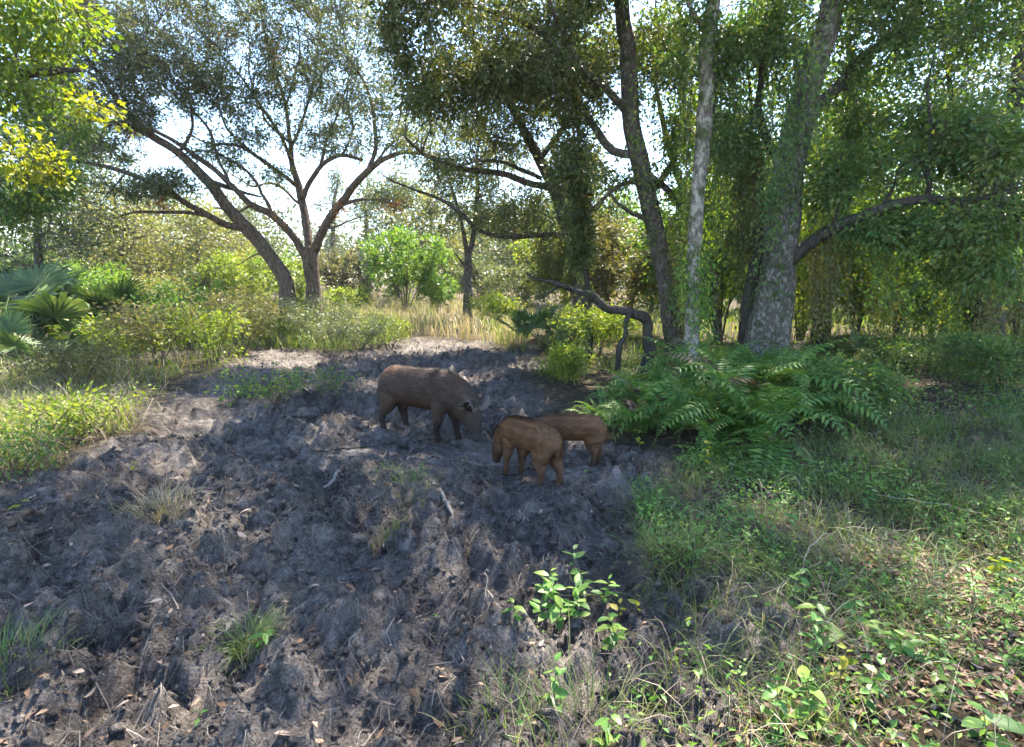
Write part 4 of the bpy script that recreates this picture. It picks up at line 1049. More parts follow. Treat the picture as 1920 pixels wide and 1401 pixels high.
VC += [('leafy vines climbing the dark oak trunk', 1185, 1240, 120, 480, 9.7, 6, 'vine'), ('leafy vines climbing the lower dark oak trunk', 1235, 1275, 430, 650, 9.7, 7, 'shrub_olive'),
       ('vines draped on the right side of the lichen oak trunk', 1490, 1540, 60, 420, 8.7, 9, 'vine'), ('vines draped on the left side of the lichen oak trunk', 1425, 1462, 330, 600, 8.7, 6, 'vine'),
       ('thin sunlit vine curtain behind the lichen oak', 1500, 1600, 250, 560, 10.2, 12, 'bright'), ('thin sunlit vine curtain above the middle of the right thicket', 1620, 1720, 420, 640, 10.4, 14, 'bright'),
       ('thin vine curtain between the right boughs and the ground', 1700, 1800, 440, 650, 10.0, 14, 'vine'), ('vine curtain falling to the ground at the right border', 1830, 1920, 500, 680, 9.6, 14, 'shrub_olive'),
       ('light green vines hanging between dark oak and pale trunk', 1240, 1300, 200, 600, 10.2, 12, 'bright'), ('light green vines hanging behind the pale trunk', 1320, 1400, 300, 620, 10.4, 14, 'bright')]
for lab, a, b, c, d, y, n, mk in VC:
    vine_curtain(lab, a, b, c, d, y, n, M[mk])


# ------------------------------------------------------------------ palmettos
def fan_frond(pet, blade, nb, spread, droop, seed):
    """One fan leaf: arched stalk along +X rising, then pointed folded blades fanned around its end."""
    r = np.random.default_rng(seed)
    tt = np.linspace(0, 1, 7)[:, None]
    end = np.array([pet * .62, 0, pet * .72])
    st = (1 - tt) ** 2 * 0 + 2 * tt * (1 - tt) * np.array([pet * .12, 0, pet * .5]) + tt ** 2 * end
    V, Q = tube_batch(st[None], np.array([.009]), np.array([.005]), 5)
    Vs, Qs, T, n = [V], [Q], [], len(V)
    ti = [np.full(len(V), .8)]
    fx = nrm(np.array([.66, 0, .75])); fy = np.array([0, 1., 0]); fz = np.cross(fx, fy)
    for i in range(nb):
        a = (i / (nb - 1) - .5) * 2 * spread
        d = fx * math.cos(a) + fy * math.sin(a)
        s = -fx * math.sin(a) + fy * math.cos(a)
        ln = blade * (1 - .28 * abs(a) / spread) * r.uniform(.9, 1.08)
        w = ln * .040 * r.uniform(.9, 1.2) + .006
        lift = .1 * math.cos(a)
        ps = []
        for f, ww, dr in ((0, .25, 0), (.35, 1.0, .06), (.72, .72, .30), (1.0, 0.0, .72)):
            c = end + d * ln * f * (1 - .25 * dr * droop) + fz * (-lift * ln * f * .2) + np.array([0, 0, -1]) * ln * dr * droop * r.uniform(.8, 1.2)
            if ww > 0:
                ps += [c + s * w * ww, c - fz * w * .5 * ww, c - s * w * ww]
            else:
                ps.append(c)
        b = n
        Vs.append(np.array(ps)); n += 10
        for k in (0, 3):
            Qs.append(np.array([[b + k, b + k + 1, b + k + 4, b + k + 3], [b + k + 1, b + k + 2, b + k + 5, b + k + 4]]))
        T += [[b + 6, b + 7, b + 9], [b + 7, b + 8, b + 9]]
        ti.append(np.full(10, r.uniform(0, 1)))
    return mkmesh('frond', np.concatenate(Vs), tris=np.array(T), quads=np.concatenate(Qs), attrs={'tint': np.concatenate(ti)})


FR = [fan_frond(.75, .55, 24, 2.0, .25, 1), fan_frond(.6, .6, 22, 1.8, .5, 2), fan_frond(.9, .5, 26, 2.1, .15, 3), fan_frond(.5, .55, 20, 1.7, .8, 4)]
FD = [fan_frond(.45, .45, 16, 1.2, 1.0, 5)]
for f in FR: f.materials.append(M['palm'])
for f in FD: f.materials.append(M['palm_dead'])


def palmetto(label, px, py, n, scale, dead=0, tilt=.35, az=None, loc=None):
    g = GH(px, py) if loc is None else loc
    e = empty('palmetto', g, label, 'palmetto', 'palmettos')
    a0 = rng.uniform(0, 6)
    V, Q, T = tube(np.array([[0, 0, -.1], [.02, 0, .03], [.03, .01, .15 * scale]]), np.array([.07, .06, .03]) * scale, 8, .2, px)
    ob('stump', mkmesh('stump', V, quads=Q, tris=T), M['bark_brown'], e)
    for i in range(n + dead):
        d = i >= n
        m = FD[0] if d else FR[rng.integers(0, len(FR))]
        o = ob('dead_frond' if d else 'frond', m, None, e)
        el = rng.uniform(-.5, .45) if not d else rng.uniform(.8, 1.2)
        o.rotation_euler = (rng.normal(0, .4), el * tilt * 2.2, a0 + i * 2.4 + rng.normal(0, .2) if az is None else az + rng.normal(0, 1.0))
        s = scale * rng.uniform(.8, 1.12)
        o.scale = (s, s, s)
        o.location = (0, 0, .1 * scale)


palmetto('big palmetto with upright fans at the left edge', 12, 676, 20, 2.0, 0, .12)
palmetto('palmetto with dark fans behind the yellow seedlings on the left', 175, 655, 14, 1.4, 0, .25)
palmetto('palmetto with dark fans beside the tall pale seedling on the left', 262, 652, 14, 1.3, 0, .25)
palmetto('silvery palmetto with drooping fans low at the left edge', 62, 722, 9, .85, 4, .45)
palmetto('palmetto beyond the palms on the left, half hidden', 100, 640, 12, 1.4, 0, .25)
palmetto('palmetto at the end of the dirt path before the dark oak', 1010, 652, 12, .95, 3)
palmetto('small palmetto under the shade left of the fallen bough', 1055, 648, 9, .8, 2)
palmetto('young green palmetto in the shade under the right thicket', 1625, 690, 7, .6)


# ------------------------------------------------------------------ ferns
def fern_frond(L, arch, seed, npin=26):
    r = np.random.default_rng(seed)
    tt = np.linspace(0, 1, 12)
    # arch: rises along +X then bends over
    ang = math.radians(72) - arch * tt ** 1.3
    dx, dz = np.cos(ang), np.sin(ang)
    x = np.concatenate([[0], np.cumsum((dx[1:] + dx[:-1]) / 2)]) * L / 11; z = np.concatenate([[0], np.cumsum((dz[1:] + dz[:-1]) / 2)]) * L / 11
    pts = np.stack([x, .03 * np.sin(tt * 3 + seed), z], 1)
    V, Q = tube_batch(pts[None], np.array([.0035]), np.array([.001]), 3)
    f = np.repeat(np.linspace(.1, .985, npin), 2)
    k = np.minimum((f * 11).astype(int), 10); fr = (f * 11 - k)[:, None]
    c = pts[k] * (1 - fr) + pts[k + 1] * fr
    td = nrm(pts[k + 1] - pts[k])
    sgn = np.tile([1, -1], npin)[:, None]
    side = np.array([0, 1., 0]) * sgn
    d = nrm(side + td * .35 + r.normal(0, .08, (npin * 2, 3)))
    ln = L * .105 * np.clip(np.sin(np.clip(f * 1.0 + .12, 0, 1) * math.pi) ** .55, .15, 1) * r.uniform(.9, 1.1, npin * 2)
    nn = nrm(np.cross(td, side) * sgn)
    w = ln * .30
    mid = c + d * ln[:, None] * .4
    tip = c + d * ln[:, None] - np.abs(nn) * 0 - np.array([0, 0, .18]) * ln[:, None]
    LV = np.stack([c, mid + td * w[:, None] * .5, tip, mid - td * w[:, None] * .5], 1).reshape(-1, 3)
    b = np.arange(npin * 2)[:, None] * 4 + len(V)
    T = np.concatenate([b + np.array([[0, 1, 2]]), b + np.array([[0, 2, 3]])])
    ti = np.concatenate([np.full(len(V), .5), np.repeat(np.clip(.5 + r.normal(0, .22, npin * 2), 0, 1), 4)])
    me = mkmesh('frond', np.concatenate([V, LV]), quads=Q, tris=T, attrs={'tint': ti})
    me.materials.append(M['fern'])
    return me


FF = [fern_frond(.8, 2.0, 1), fern_frond(.9, 2.5, 2), fern_frond(.75, 1.6, 3), fern_frond(.95, 2.9, 4), fern_frond(.7, 2.2, 5), fern_frond(.85, 1.3, 6)]


FB = [f.copy() for f in FF[:3]]
for f in FB:
    f.materials.clear(); f.materials.append(M['palm_dead'])


def fern(label, px, py, n, scale, az0=None, awid=3.2):
    g = GH(px, py)
    e = empty('fern', g, label, 'fern', 'ferns under the lichen oak')
    for i in range(n):
        o = ob('frond', FF[rng.integers(0, len(FF))] if rng.random() > .07 else FB[rng.integers(0, 3)], None, e)
        a = rng.uniform(0, 2 * math.pi) if az0 is None else az0 + rng.uniform(-awid, awid)
        o.rotation_euler = (rng.normal(0, .22), rng.normal(.05, .22), a)
        s = scale * 1.42 * rng.uniform(.75, 1.2); o.scale = (s, s, s)
        o.location = (rng.normal(0, .05), rng.normal(0, .05), -.02)


FERN = [('fern at the foot of the lichen oak trunk', 1430, 735, 26, 1.0), ('fern with long arching fronds right of the fern bank', 1400, 790, 26, 1.15), ('fern in the middle of the fern bank', 1330, 775, 26, 1.0),
        ('fern in front of the pale trunk', 1300, 730, 24, .95), ('fern beside the striped piglet rump', 1190, 805, 24, .6), ('fern on the left end of the fern bank', 1125, 785, 22, .52), ('fern behind the left end of the fern bank', 1160, 750, 22, .52),
        ('fern below the dark oak trunk', 1240, 742, 22, .6), ('fern at the lower front of the fern bank', 1270, 810, 22, .85), ('fern with drooping fronds low at the front right of the bank', 1420, 835, 22, 1.0), ('small fern behind the lichen oak foot', 1480, 720, 20, .9),
        ('fern rising from the dark green mound', 1540, 765, 22, .85), ('fern drooping on the front of the dark mound', 1500, 800, 22, .9), ('fern in the shade at the back of the mound', 1590, 745, 18, .7), ('tall fern behind the piglet between the dark oak and the pale trunk', 1270, 770, 24, .8), ('fern spilling over the front of the bank beside the weeds', 1360, 820, 24, 1.1), ('fern with wide fronds in the centre right of the bank', 1450, 790, 26, 1.15), ('fern low in front of the dark oak', 1205, 772, 24, .6), ('fern sprig beside the small seedlings before the bank', 1340, 850, 14, .6)]
for lab, px, py, n, s in FERN:
    fern(lab, px, py, n, s)


# ------------------------------------------------------------------ grass and ground cover
def poly_pts(poly_px, n, r=None, dens=None):
    r = r or rng
    w = np.array([G(a, b)[:2] for a, b in poly_px])
    lo, hi = w.min(0), w.max(0)
    out = np.zeros((0, 2))
    while len(out) < n:
        c = lo + (hi - lo) * r.random((n * 3, 2))
        k = poly_sd(c[:, 0], c[:, 1], w) > 0
        if dens is not None:
            k &= r.random(len(c)) < dens(c[:, 0], c[:, 1])
        out = np.concatenate([out, c[k]])
    out = out[:n]
    return np.column_stack([out, hgt(out[:, 0], out[:, 1]) - .01])


def patchy(scale, seed, lo=-.2, hi=.4, notsoil=1.0):
    return lambda x, y: smooth(lo, hi, fbm(x * scale, y * scale, 3, seed)) * (1 - notsoil * soil_mask(x, y)) + .02


LITTER = np.array([G(a, b)[:2] for a, b in [(1330, 1450), (1450, 1260), (1560, 1080), (1700, 950), (2300, 930), (2500, 1200), (2200, 2300), (1250, 2300)]])


def off_litter(f, k=.75):
    return lambda x, y: f(x, y) * (1 - k * smooth(-.1, .25, poly_sd(x, y, LITTER) + .25 * fbm(x * 2, y * 2, 2, 88)))


def grass_stuff(name, label, poly, n, h, w, mat, lean=(.2, .9), dens=None, tint=(0, 1)):
    p = poly_pts(poly, n, dens=dens)
    hh = rng.uniform(h[0], h[1], n) * (.7 + .6 * smooth(-.5, .6, fbm(p[:, 0] * 1.3, p[:, 1] * 1.3, 2, 61)))
    V, T = grass_batch(p, hh, rng.uniform(.7, 1.3, n) * w, rng.uniform(lean[0], lean[1], n))
    tag(ob(name, mkmesh(name, V, tris=T, attrs={'tint': np.repeat(tint[0] + (tint[1] - tint[0]) * rng.random(n), 5)}), mat), label, 'grass', kind='stuff')


RIGHT = [(1180, 900), (1300, 850), (1500, 830), (1650, 800), (2100, 760), (2500, 1000), (2500, 1401), (2300, 2200), (1000, 2200), (880, 1401), (960, 1290), (1180, 1280), (1300, 1180), (1200, 1040)]
grass_stuff('golden_grass', 'tall golden dry grass across the clearing', [(690, 625), (760, 636), (880, 640), (985, 650), (1010, 600), (1000, 572), (600, 572), (640, 605)], 15000, (.25, .8), .011, M['grass_gold'], (.2, 1.1), dens=lambda x, y: smooth(-.35, .35, fbm(x * 1.6, y * 1.6, 3, 25)) + .05)
grass_stuff('golden_grass', 'far golden grass in front of the distant wood', [(-900, 572), (2800, 572), (2200, 545), (-300, 545)], 10000, (.4, .9), .035, M['grass_gold'], (.1, .6))
grass_stuff('grass', 'pale green grass far back under the right thicket', [(1010, 660), (2300, 660), (2500, 580), (1010, 580)], 12000, (.25, .6), .018, M['grass_lime'], (.2, 1.0))
grass_stuff('lime_grass', 'fresh yellow green grass mixed with the golden grass', [(380, 640), (760, 640), (985, 658), (1010, 600), (990, 574), (300, 574)], 14000, (.3, .7), .012, M['grass_lime'], (.2, .8), dens=patchy(.8, 21, -.3, .3))
grass_stuff('grass', 'shaded green grass between the weeds on the right', RIGHT, 9000, (.05, .2), .0035, M['grass'], (.4, 1.5), dens=off_litter(patchy(1.3, 33, -.3, .4, .8)))
grass_stuff('grass', 'mixed grass under the right thicket', [(1060, 668), (1400, 650), (2300, 650), (2700, 800), (1700, 830), (1500, 760), (1150, 700)], 15000, (.12, .38), .009, M['grass'], (.4, 1.4), dens=patchy(.8, 37, -.6, .2))
grass_stuff('lime_grass', 'sunny yellow green grass on the bank at the left', [(-500, 905), (-60, 900), (100, 880), (235, 815), (300, 742), (200, 700), (-400, 705)], 8000, (.12, .42), .005, M['grass_lime'], (.4, 1.8), dens=patchy(1.2, 39, -.6, .3, .8))
grass_stuff('dry_grass', 'straw coloured grass on the bank at the left', [(-500, 905), (-60, 900), (100, 880), (235, 815), (420, 730), (480, 660), (200, 650), (-400, 660)], 9000, (.12, .4), .005, M['straw'], (.5, 1.8), dens=patchy(1.0, 41, -.6, .4, .7))
grass_stuff('grass', 'green grass on the far side of the left bank', [(-400, 730), (300, 730), (480, 665), (640, 668), (760, 640), (700, 600), (-300, 600)], 15000, (.2, .55), .011, M['grass'], (.3, 1.2), dens=patchy(.7, 43, -.5, .3, .8), tint=(.2, 1))


def arc_blades(p, L, w, bend, K=6, any_az=False):
    """Long blades that rise and arch over along a circular bend."""
    n = len(p)
    az = np.arctan2(p[:, 1], p[:, 0]) + rng.normal(0, .7, n)
    if any_az:
        az = rng.uniform(0, 2 * math.pi, n)
    a0 = rng.uniform(.9, 1.5, n); q = p.copy(); P_ = []
    for k in range(K):
        P_.append(q.copy())
        a = a0 - bend * (k / (K - 1)) ** 1.1
        q = q + np.stack([np.cos(az) * np.cos(a), np.sin(az) * np.cos(a), np.sin(a)], 1) * (L / (K - 1))[:, None]
    P_ = np.stack(P_, 1)
    sv = np.stack([-np.sin(az), np.cos(az), rng.normal(0, .3, n)], 1)[:, None] * (np.broadcast_to(w, (n,))[:, None] * np.array([.7, 1, 1, .8, .5, .1])[None])[:, :, None] * .5
    V = np.stack([P_ - sv, P_ + sv], 2).reshape(-1, 3)
    b = (np.arange(n) * K * 2)[:, None] + np.arange(K - 1)[None] * 2
    return V, np.stack([b, b + 1, b + 3, b + 2], -1).reshape(-1, 4), K * 2


def arc_stuff(name, label, poly, n, L, w, mat, bend=(.6, 2.4), dens=None, tint=(0, 1)):
    p = poly_pts(poly, n, dens=dens)
    q = p - p.mean(0)
    V, Q, k = arc_blades(q, rng.uniform(L[0], L[1], n), rng.uniform(.6, 1.3, n) * w, rng.uniform(bend[0], bend[1], n), any_az=True)
    V = V + p.mean(0)
    tag(ob(name, mkmesh(name, V, quads=Q, attrs={'tint': np.repeat(tint[0] + (tint[1] - tint[0]) * rng.random(n), k)}), mat), label, 'grass', kind='stuff')


arc_stuff('grass', 'arching green grass tangled among the weeds on the right', RIGHT, 7500, (.12, .42), .0032, M['grass'], (.8, 2.6), dens=off_litter(patchy(1.1, 33, -.3, .4, .75), .6))
arc_stuff('dry_grass', 'arching straw on the bank at the left', [(-500, 905), (-60, 900), (100, 880), (235, 815), (300, 742), (200, 700), (-400, 705)], 2600, (.2, .6), .004, M['straw'], (.8, 2.4), tint=(.3, 1))
arc_stuff('dry_grass', 'arching dead grass tangled among the weeds on the right', RIGHT, 2000, (.14, .45), .0022, M['straw'], (1.2, 3.0), dens=patchy(1.0, 35, -.5, .4, .5))


def leaf_cover(name, label, poly, n, L, mat, dens=None, lift=.12, up=1.6, asp=.5, tint=(0, 1), cat='ground cover'):
    p = poly_pts(poly, n, dens=dens)
    p[:, 2] += .015 + lift * rng.random(n) ** 1.6
    d = rng.normal(size=(n, 3)) * np.array([1, 1, .45])
    ln = rng.uniform(L[0], L[1], n)
    V, T = leaf_batch(p, d, ln, ln * asp, up)
    tag(ob(name, mkmesh(name, V, tris=T, attrs={'tint': np.repeat(tint[0] + (tint[1] - tint[0]) * rng.random(n), 4)}), mat), label, cat, kind='stuff')


leaf_cover('ground_cover_leaves', 'small leaved creeping weeds on the right', RIGHT, 14000, (.016, .045), M['herb'], off_litter(patchy(1.6, 51, -.2, .45, .85), .7), .2)
leaf_cover('ground_cover_leaves', 'small weeds under the right thicket', [(1060, 668), (1400, 650), (2300, 650), (2700, 800), (1700, 830), (1500, 760), (1150, 700)], 15000, (.03, .06), M['vine'], patchy(1, 53, -.4, .3), .3)
leaf_cover('ground_cover_leaves', 'small leaved weeds on the left bank', [(-500, 900), (100, 880), (235, 815), (420, 720), (480, 660), (200, 650), (-400, 660)], 4500, (.025, .05), M['shrub_yellow'], patchy(1.6, 55, -.1, .4, .9), .26)
leaf_cover('leaf_litter', 'brown leaf litter on the ground at the lower right', [(1330, 1401), (1450, 1250), (1550, 1050), (1700, 900), (2200, 850), (2500, 1200), (2200, 2000), (1250, 2000)], 9000, (.025, .06), M['litter'], patchy(1.5, 57, -.6, .2, .3), .01, 3, .42, cat='leaf litter')
leaf_cover('leaf_litter', 'brown leaf litter under the right thicket', [(1100, 690), (1500, 660), (2300, 660), (2700, 820), (1600, 860), (1300, 850)], 9000, (.04, .08), M['litter'], patchy(1.1, 59, -.3, .3, .5), .01, 3, .42, cat='leaf litter')
leaf_cover('leaf_litter', 'scattered small dead leaves in the churned soil', [(-600, 2000), (-500, 900), (250, 830), (700, 680), (1000, 700), (1250, 880), (1150, 1000), (1450, 1200), (1300, 2000)], 2600, (.02, .055), M['litter'], None, .006, 3, .4, tint=(.1, 1), cat='leaf litter')


# fine roots, straw and crumbs in the churned soil
def fibres(name, label, n, L, w, mat, poly, lift, dens=None, curl=.5):
    p = poly_pts(poly, n, dens=dens)
    K = 5
    az = rng.uniform(0, 2 * math.pi, n); ln = rng.uniform(L[0], L[1], n) * rng.uniform(.4, 1, n)
    turn = rng.normal(0, curl, n)
    pts = np.zeros((n, K, 3)); q = p.copy()
    for k in range(K):
        pts[:, k] = q
        a = az + turn * k + rng.normal(0, .25, n)
        q = q + np.stack([np.cos(a), np.sin(a), np.zeros(n)], 1) * (ln / (K - 1))[:, None]
    z = hgt(pts[:, :, 0].ravel(), pts[:, :, 1].ravel()).reshape(n, K)
    arch = np.sin(np.linspace(0, math.pi, K))[None] * (rng.random(n) ** 2.5 * lift)[:, None] + .004
    tiltv = np.linspace(0, 1, K)[None] * (rng.random(n) ** 4 * lift * 1.5)[:, None]
    pts[:, :, 2] = z + arch + tiltv
    tw = rng.uniform(.6, 1.4, n)[:, None] * w * 2 * np.linspace(1, .35, K)[None]
    sv = nrm(np.stack([-np.sin(az), np.cos(az), rng.normal(0, .5, n)], 1))[:, None, :] * tw[:, :, None] * .5
    V = np.stack([pts - sv, pts + sv], 2).reshape(-1, 3)
    b = (np.arange(n) * K * 2)[:, None] + np.arange(K - 1)[None] * 2
    Q = np.stack([b, b + 1, b + 3, b + 2], -1).reshape(-1, 4)
    tag(ob(name, mkmesh(name, V, quads=Q, attrs={'tint': np.repeat(rng.random(n) ** 1.2, K * 2)}), mat), label, 'roots', kind='stuff')


SOILP = [(-700, 2300), (-500, 900), (110, 890), (250, 815), (480, 670), (760, 640), (1000, 665), (1010, 770), (1250, 850), (1180, 1000), (1480, 1150), (1440, 1300), (1300, 2300)]
nearp = [(-500, 2300), (-400, 960), (400, 900), (1100, 900), (1480, 1150), (1440, 1300), (1300, 2300)]
fibres('fine_roots', 'fine torn roots matted over the churned soil', 8000, (.08, .30), .0011, M['root'], nearp, .03)
fibres('fine_roots', 'torn roots in the soil around the pigs', 7000, (.12, .4), .0022, M['root'], SOILP, .03)
fibres('straw', 'pale straw stalks strewn on the soil', 350, (.12, .42), .0010, M['straw'], nearp, .06, None, .25)
fibres('straw', 'pale straw stalks strewn among the weeds', 420, (.2, .55), .0010, M['straw'], RIGHT, .10, None, .3)


def crumbs(name, label, n, s, poly, mat):
    p = poly_pts(poly, n)
    ico = np.array([[0, 0, 1], [.9, .1, .1], [.1, .9, -.1], [-.9, -.1, .1], [-.1, -.9, 0.], [0, 0, -.6]])
    F = np.array([[0, 1, 2], [0, 2, 3], [0, 3, 4], [0, 4, 1], [5, 2, 1], [5, 3, 2], [5, 4, 3], [5, 1, 4]])
    r = s[0] * (s[1] / s[0]) ** (rng.random(n) ** 2.2)
    V = p[:, None] + ico[None] * (r[:, None, None] * rng.uniform(.6, 1.25, (n, 6, 1)) * rng.uniform(.7, 1.2, (n, 1, 3)))
    V[:, :, 2] += (r * .25 + .008)[:, None]
    T = (np.arange(n)[:, None, None] * 6 + F[None]).reshape(-1, 3)
    o = ob(name, mkmesh(name, V.reshape(-1, 3), tris=T, attrs={'soil': np.ones(n * 6)}), mat)
    tag(o, label, 'soil', kind='stuff')


crumbs('soil_crumbs', 'loose crumbs of sandy soil across the foreground', 13000, (.005, .034), nearp, M['ground'])
crumbs('soil_crumbs', 'loose clods of soil around the pigs', 7000, (.008, .042), SOILP, M['ground'])


# ------------------------------------------------------------------ wild pigs
def loft(C, RY, RZ, n=24, leg=False):
    """Closed loft whose rings stand across the path C; RY half width, RZ half height."""
    C = np.asarray(C, float)
    T = nrm(np.gradient(C, axis=0))
    S = nrm(np.cross(np.array([[0, 0, 1.]]), T)); S = np.where(np.abs(T[:, 2:3]) > .97, np.array([[0, 1., 0]]), S)
    if leg:
        S = np.tile(np.array([[0, 1., 0]]), (len(C), 1)); S = nrm(S - T * (S * T).sum(1, keepdims=True))
    U = np.cross(T, S)
    a = np.arange(n) * 2 * math.pi / n
    ca, sa = np.cos(a), np.sin(a)
    V = C[:, None] + S[:, None] * (RY[:, None] * ca[None])[..., None] + U[:, None] * (RZ[:, None] * sa[None])[..., None]
    K = len(C)
    k = np.arange(K - 1)[:, None] * n; s = np.arange(n)[None]; s2 = (s + 1) % n
    Q = np.stack([k + s, k + s2, k + n + s2, k + n + s], -1).reshape(-1, 4)
    V = np.concatenate([V.reshape(-1, 3), C[:1] - T[:1] * .3 * min(RY[0], RZ[0]), C[-1:] + T[-1:] * .2 * min(RY[-1], RZ[-1])])
    m = K * n
    T0 = np.stack([np.full(n, m), s2[0], s[0]], -1); T1 = np.stack([np.full(n, m + 1), (K - 1) * n + s[0], (K - 1) * n + s2[0]], -1)
    return V, Q, np.concatenate([T0, T1])


def res(tab, n):
    return spline(np.array(tab, float), .02)


def pig(name, label, loc, heading, S, head, legs, coat, hair_n, ears=True, group='wild pigs', eye=True, voxel=.009):
    """head: list of spine rows (x, y, z, half width, half height) from rump to snout, in metres for shoulder height .66."""
    parts = []
    sp = res(head, 0)
    parts.append(loft(sp[:, :3], sp[:, 3], sp[:, 4]))
    for lg in legs:
        q = spline(np.array(lg, float), .02)
        parts.append(loft(q[:, :3], q[:, 4], q[:, 3], 16, True))
    hd = np.array(head, float)
    P1, P2 = hd[-6, :3], hd[-1, :3]            # poll and snout
    hax = nrm(P2 - P1)
    hs = nrm(np.cross(np.array([0, 0, 1.]), hax)); hu = np.cross(hax, hs)
    earinfo = []
    for sg in (1, -1):
        b = hd[-5, :3] * .55 + hd[-6, :3] * .45 + hs * sg * hd[-5, 3] * .78 + hu * hd[-5, 4] * .62
        ax = nrm(hu * .75 + hs * sg * .62 - hax * .45 + np.array([0, 0, .35]))
        fn = nrm(hax * .55 + hs * sg * .75 - ax * .1); fn = nrm(fn - ax * fn.dot(ax))      # opening of the ear
        sd = np.cross(ax, fn)
        Le, We = .175, .062
        us = np.linspace(0, 1, 14); vsn = np.linspace(-1, 1, 11)
        fr, bk = [], []
        for u in us:
            w = We * (math.sin(math.pi * min(1, .18 + .82 * u) ** .9) ** .75 * .95 + .04) if u < 1 else .004
            for v in vsn:
                c = b - ax * .02 + ax * Le * u + sd * w * v + fn * (.032 * (v * v - .4) * (1 - .5 * u))
                fr.append(c + fn * .006); bk.append(c - fn * .009)
        nu, nv = len(us), len(vsn)
        Ve = np.array(fr + bk); o = nu * nv
        q = []
        for i in range(nu - 1):
            for j in range(nv - 1):
                a = i * nv + j
                q.append([a, a + 1, a + nv + 1, a + nv]); q.append([o + a, o + a + nv, o + a + nv + 1, o + a + 1])
        for i in range(nu - 1):
            a = i * nv; q.append([a, a + nv, o + a + nv, o + a]); a = i * nv + nv - 1; q.append([a, o + a, o + a + nv, a + nv])
        for j in range(nv - 1):
            q.append([j, o + j, o + j + 1, j + 1]); a = (nu - 1) * nv + j; q.append([a, a + 1, o + a + 1, o + a])
        parts.append((Ve, np.array(q), np.zeros((0, 3), int)))
        earinfo.append((b, ax, fn, sd, Le, We))
    # jowl and cheek
    Vs, Qs, Ts, n = [], [], [], 0
    for V, Q, T in parts:
        Vs.append(V); Qs.append(Q + n); Ts.append(T + n); n += len(V)
    me = mkmesh('raw', np.concatenate(Vs), quads=np.concatenate(Qs), tris=np.concatenate(Ts))
    tmp = bpy.data.objects.new('raw', me); COL.objects.link(tmp)
    r = tmp.modifiers.new('r', 'REMESH'); r.mode = 'VOXEL'; r.voxel_size = voxel
    s = tmp.modifiers.new('s', 'SMOOTH'); s.iterations = 4; s.factor = .5
    dg = bpy.context.evaluated_depsgraph_get()
    bm = bpy.data.meshes.new_from_object(tmp.evaluated_get(dg))
    bpy.data.objects.remove(tmp); bpy.data.meshes.remove(me)
    nv = len(bm.vertices)
    co = np.empty(nv * 3, np.float32); bm.vertices.foreach_get('co', co); co = co.reshape(-1, 3).astype(float)
    no = np.empty(nv * 3, np.float32); bm.vertices.foreach_get('normal', no); no = no.reshape(-1, 3).astype(float)
    colr = coat(co, no, hd)
    for b, ax, fn, sd, Le, We in earinfo:
        rel = co - b
        u, f, v = rel @ ax, rel @ fn, rel @ sd
        inear = (u > .012) & (u < Le * 1.05) & (np.abs(v) < We * 1.3) & (np.abs(f) < .05)
        inner = inear & ((no @ fn) > .25) & (np.abs(v) < We * .62) & (u < Le * .8)
        colr[inear] = colr[inear] * .4 + np.array([.17, .14, .115]) * .7
        colr[inner] = np.array([.02, .014, .012])
    at = bm.attributes.new('col', 'FLOAT_COLOR', 'POINT')
    at.data.foreach_set('color', np.concatenate([colr, np.ones((nv, 1))], 1).astype(np.float32).ravel())
    bm.polygons.foreach_set('use_smooth', np.ones(len(bm.polygons), bool))
    bm.name = 'body'
    e = empty(name, loc, label, 'pig', group, heading)
    e.scale = (S, S, S)
    ob('body', bm, MP['skin'], e)
    # coat of bristles
    bm.calc_loop_triangles()
    tri = np.empty(len(bm.loop_triangles) * 3, np.int32); bm.loop_triangles.foreach_get('vertices', tri); tri = tri.reshape(-1, 3)
    A, B, C = co[tri[:, 0]], co[tri[:, 1]], co[tri[:, 2]]
    ar = np.linalg.norm(np.cross(B - A, C - A), axis=1)
    ti = rng.choice(len(tri), hair_n, p=ar / ar.sum())
    u, v = rng.random(hair_n), rng.random(hair_n); fl = u + v > 1; u[fl], v[fl] = 1 - u[fl], 1 - v[fl]
    p = A[ti] + (B[ti] - A[ti]) * u[:, None] + (C[ti] - A[ti]) * v[:, None]
    nn = nrm(no[tri[ti]].mean(1)); cc = colr[tri[ti, 0]]
    t = np.tile(np.array([-1., 0, -.30]), (hair_n, 1))
    low = p[:, 2] < .27
    t[low] = np.array([-.15, 0, -1.0])
    hd_m = ((p - P1) @ hax) > .02
    t[hd_m] = -hax + np.array([0, 0, -.2])
    dors = smooth(.85, .98, nn[:, 2]) * smooth(-.25, .1, p[:, 0]) * (~hd_m) * .7
    lift = .12 + .22 * dors + rng.normal(0, .07, hair_n)
    d = nrm(t - nn * (t * nn).sum(1, keepdims=True)); d = nrm(d + nn * lift[:, None] + rng.normal(0, .13, (hair_n, 3)))
    ln = (.024 + .018 * dors + .016 * smooth(.2, .5, p[:, 2])) * rng.uniform(.6, 1.3, hair_n) * np.where(hd_m, .5, 1)
    sd = nrm(np.cross(d, nn + rng.normal(0, .2, (hair_n, 3))))
    w = .0034
    V = np.stack([p - sd * w - nn * .002, p + sd * w - nn * .002, p + d * ln[:, None]], 1).reshape(-1, 3)
    stk = fbm((p[:, 0] * .6 + p[:, 2]) * 34, (p[:, 0] - p[:, 2] * .4) * 9, 2, 55)[:, None]
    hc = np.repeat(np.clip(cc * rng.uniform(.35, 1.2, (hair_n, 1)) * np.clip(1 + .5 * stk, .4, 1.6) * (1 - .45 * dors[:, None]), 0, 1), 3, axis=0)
    hm = mkmesh('coat', V, tris=np.arange(hair_n * 3).reshape(-1, 3), attrs={'col': hc})
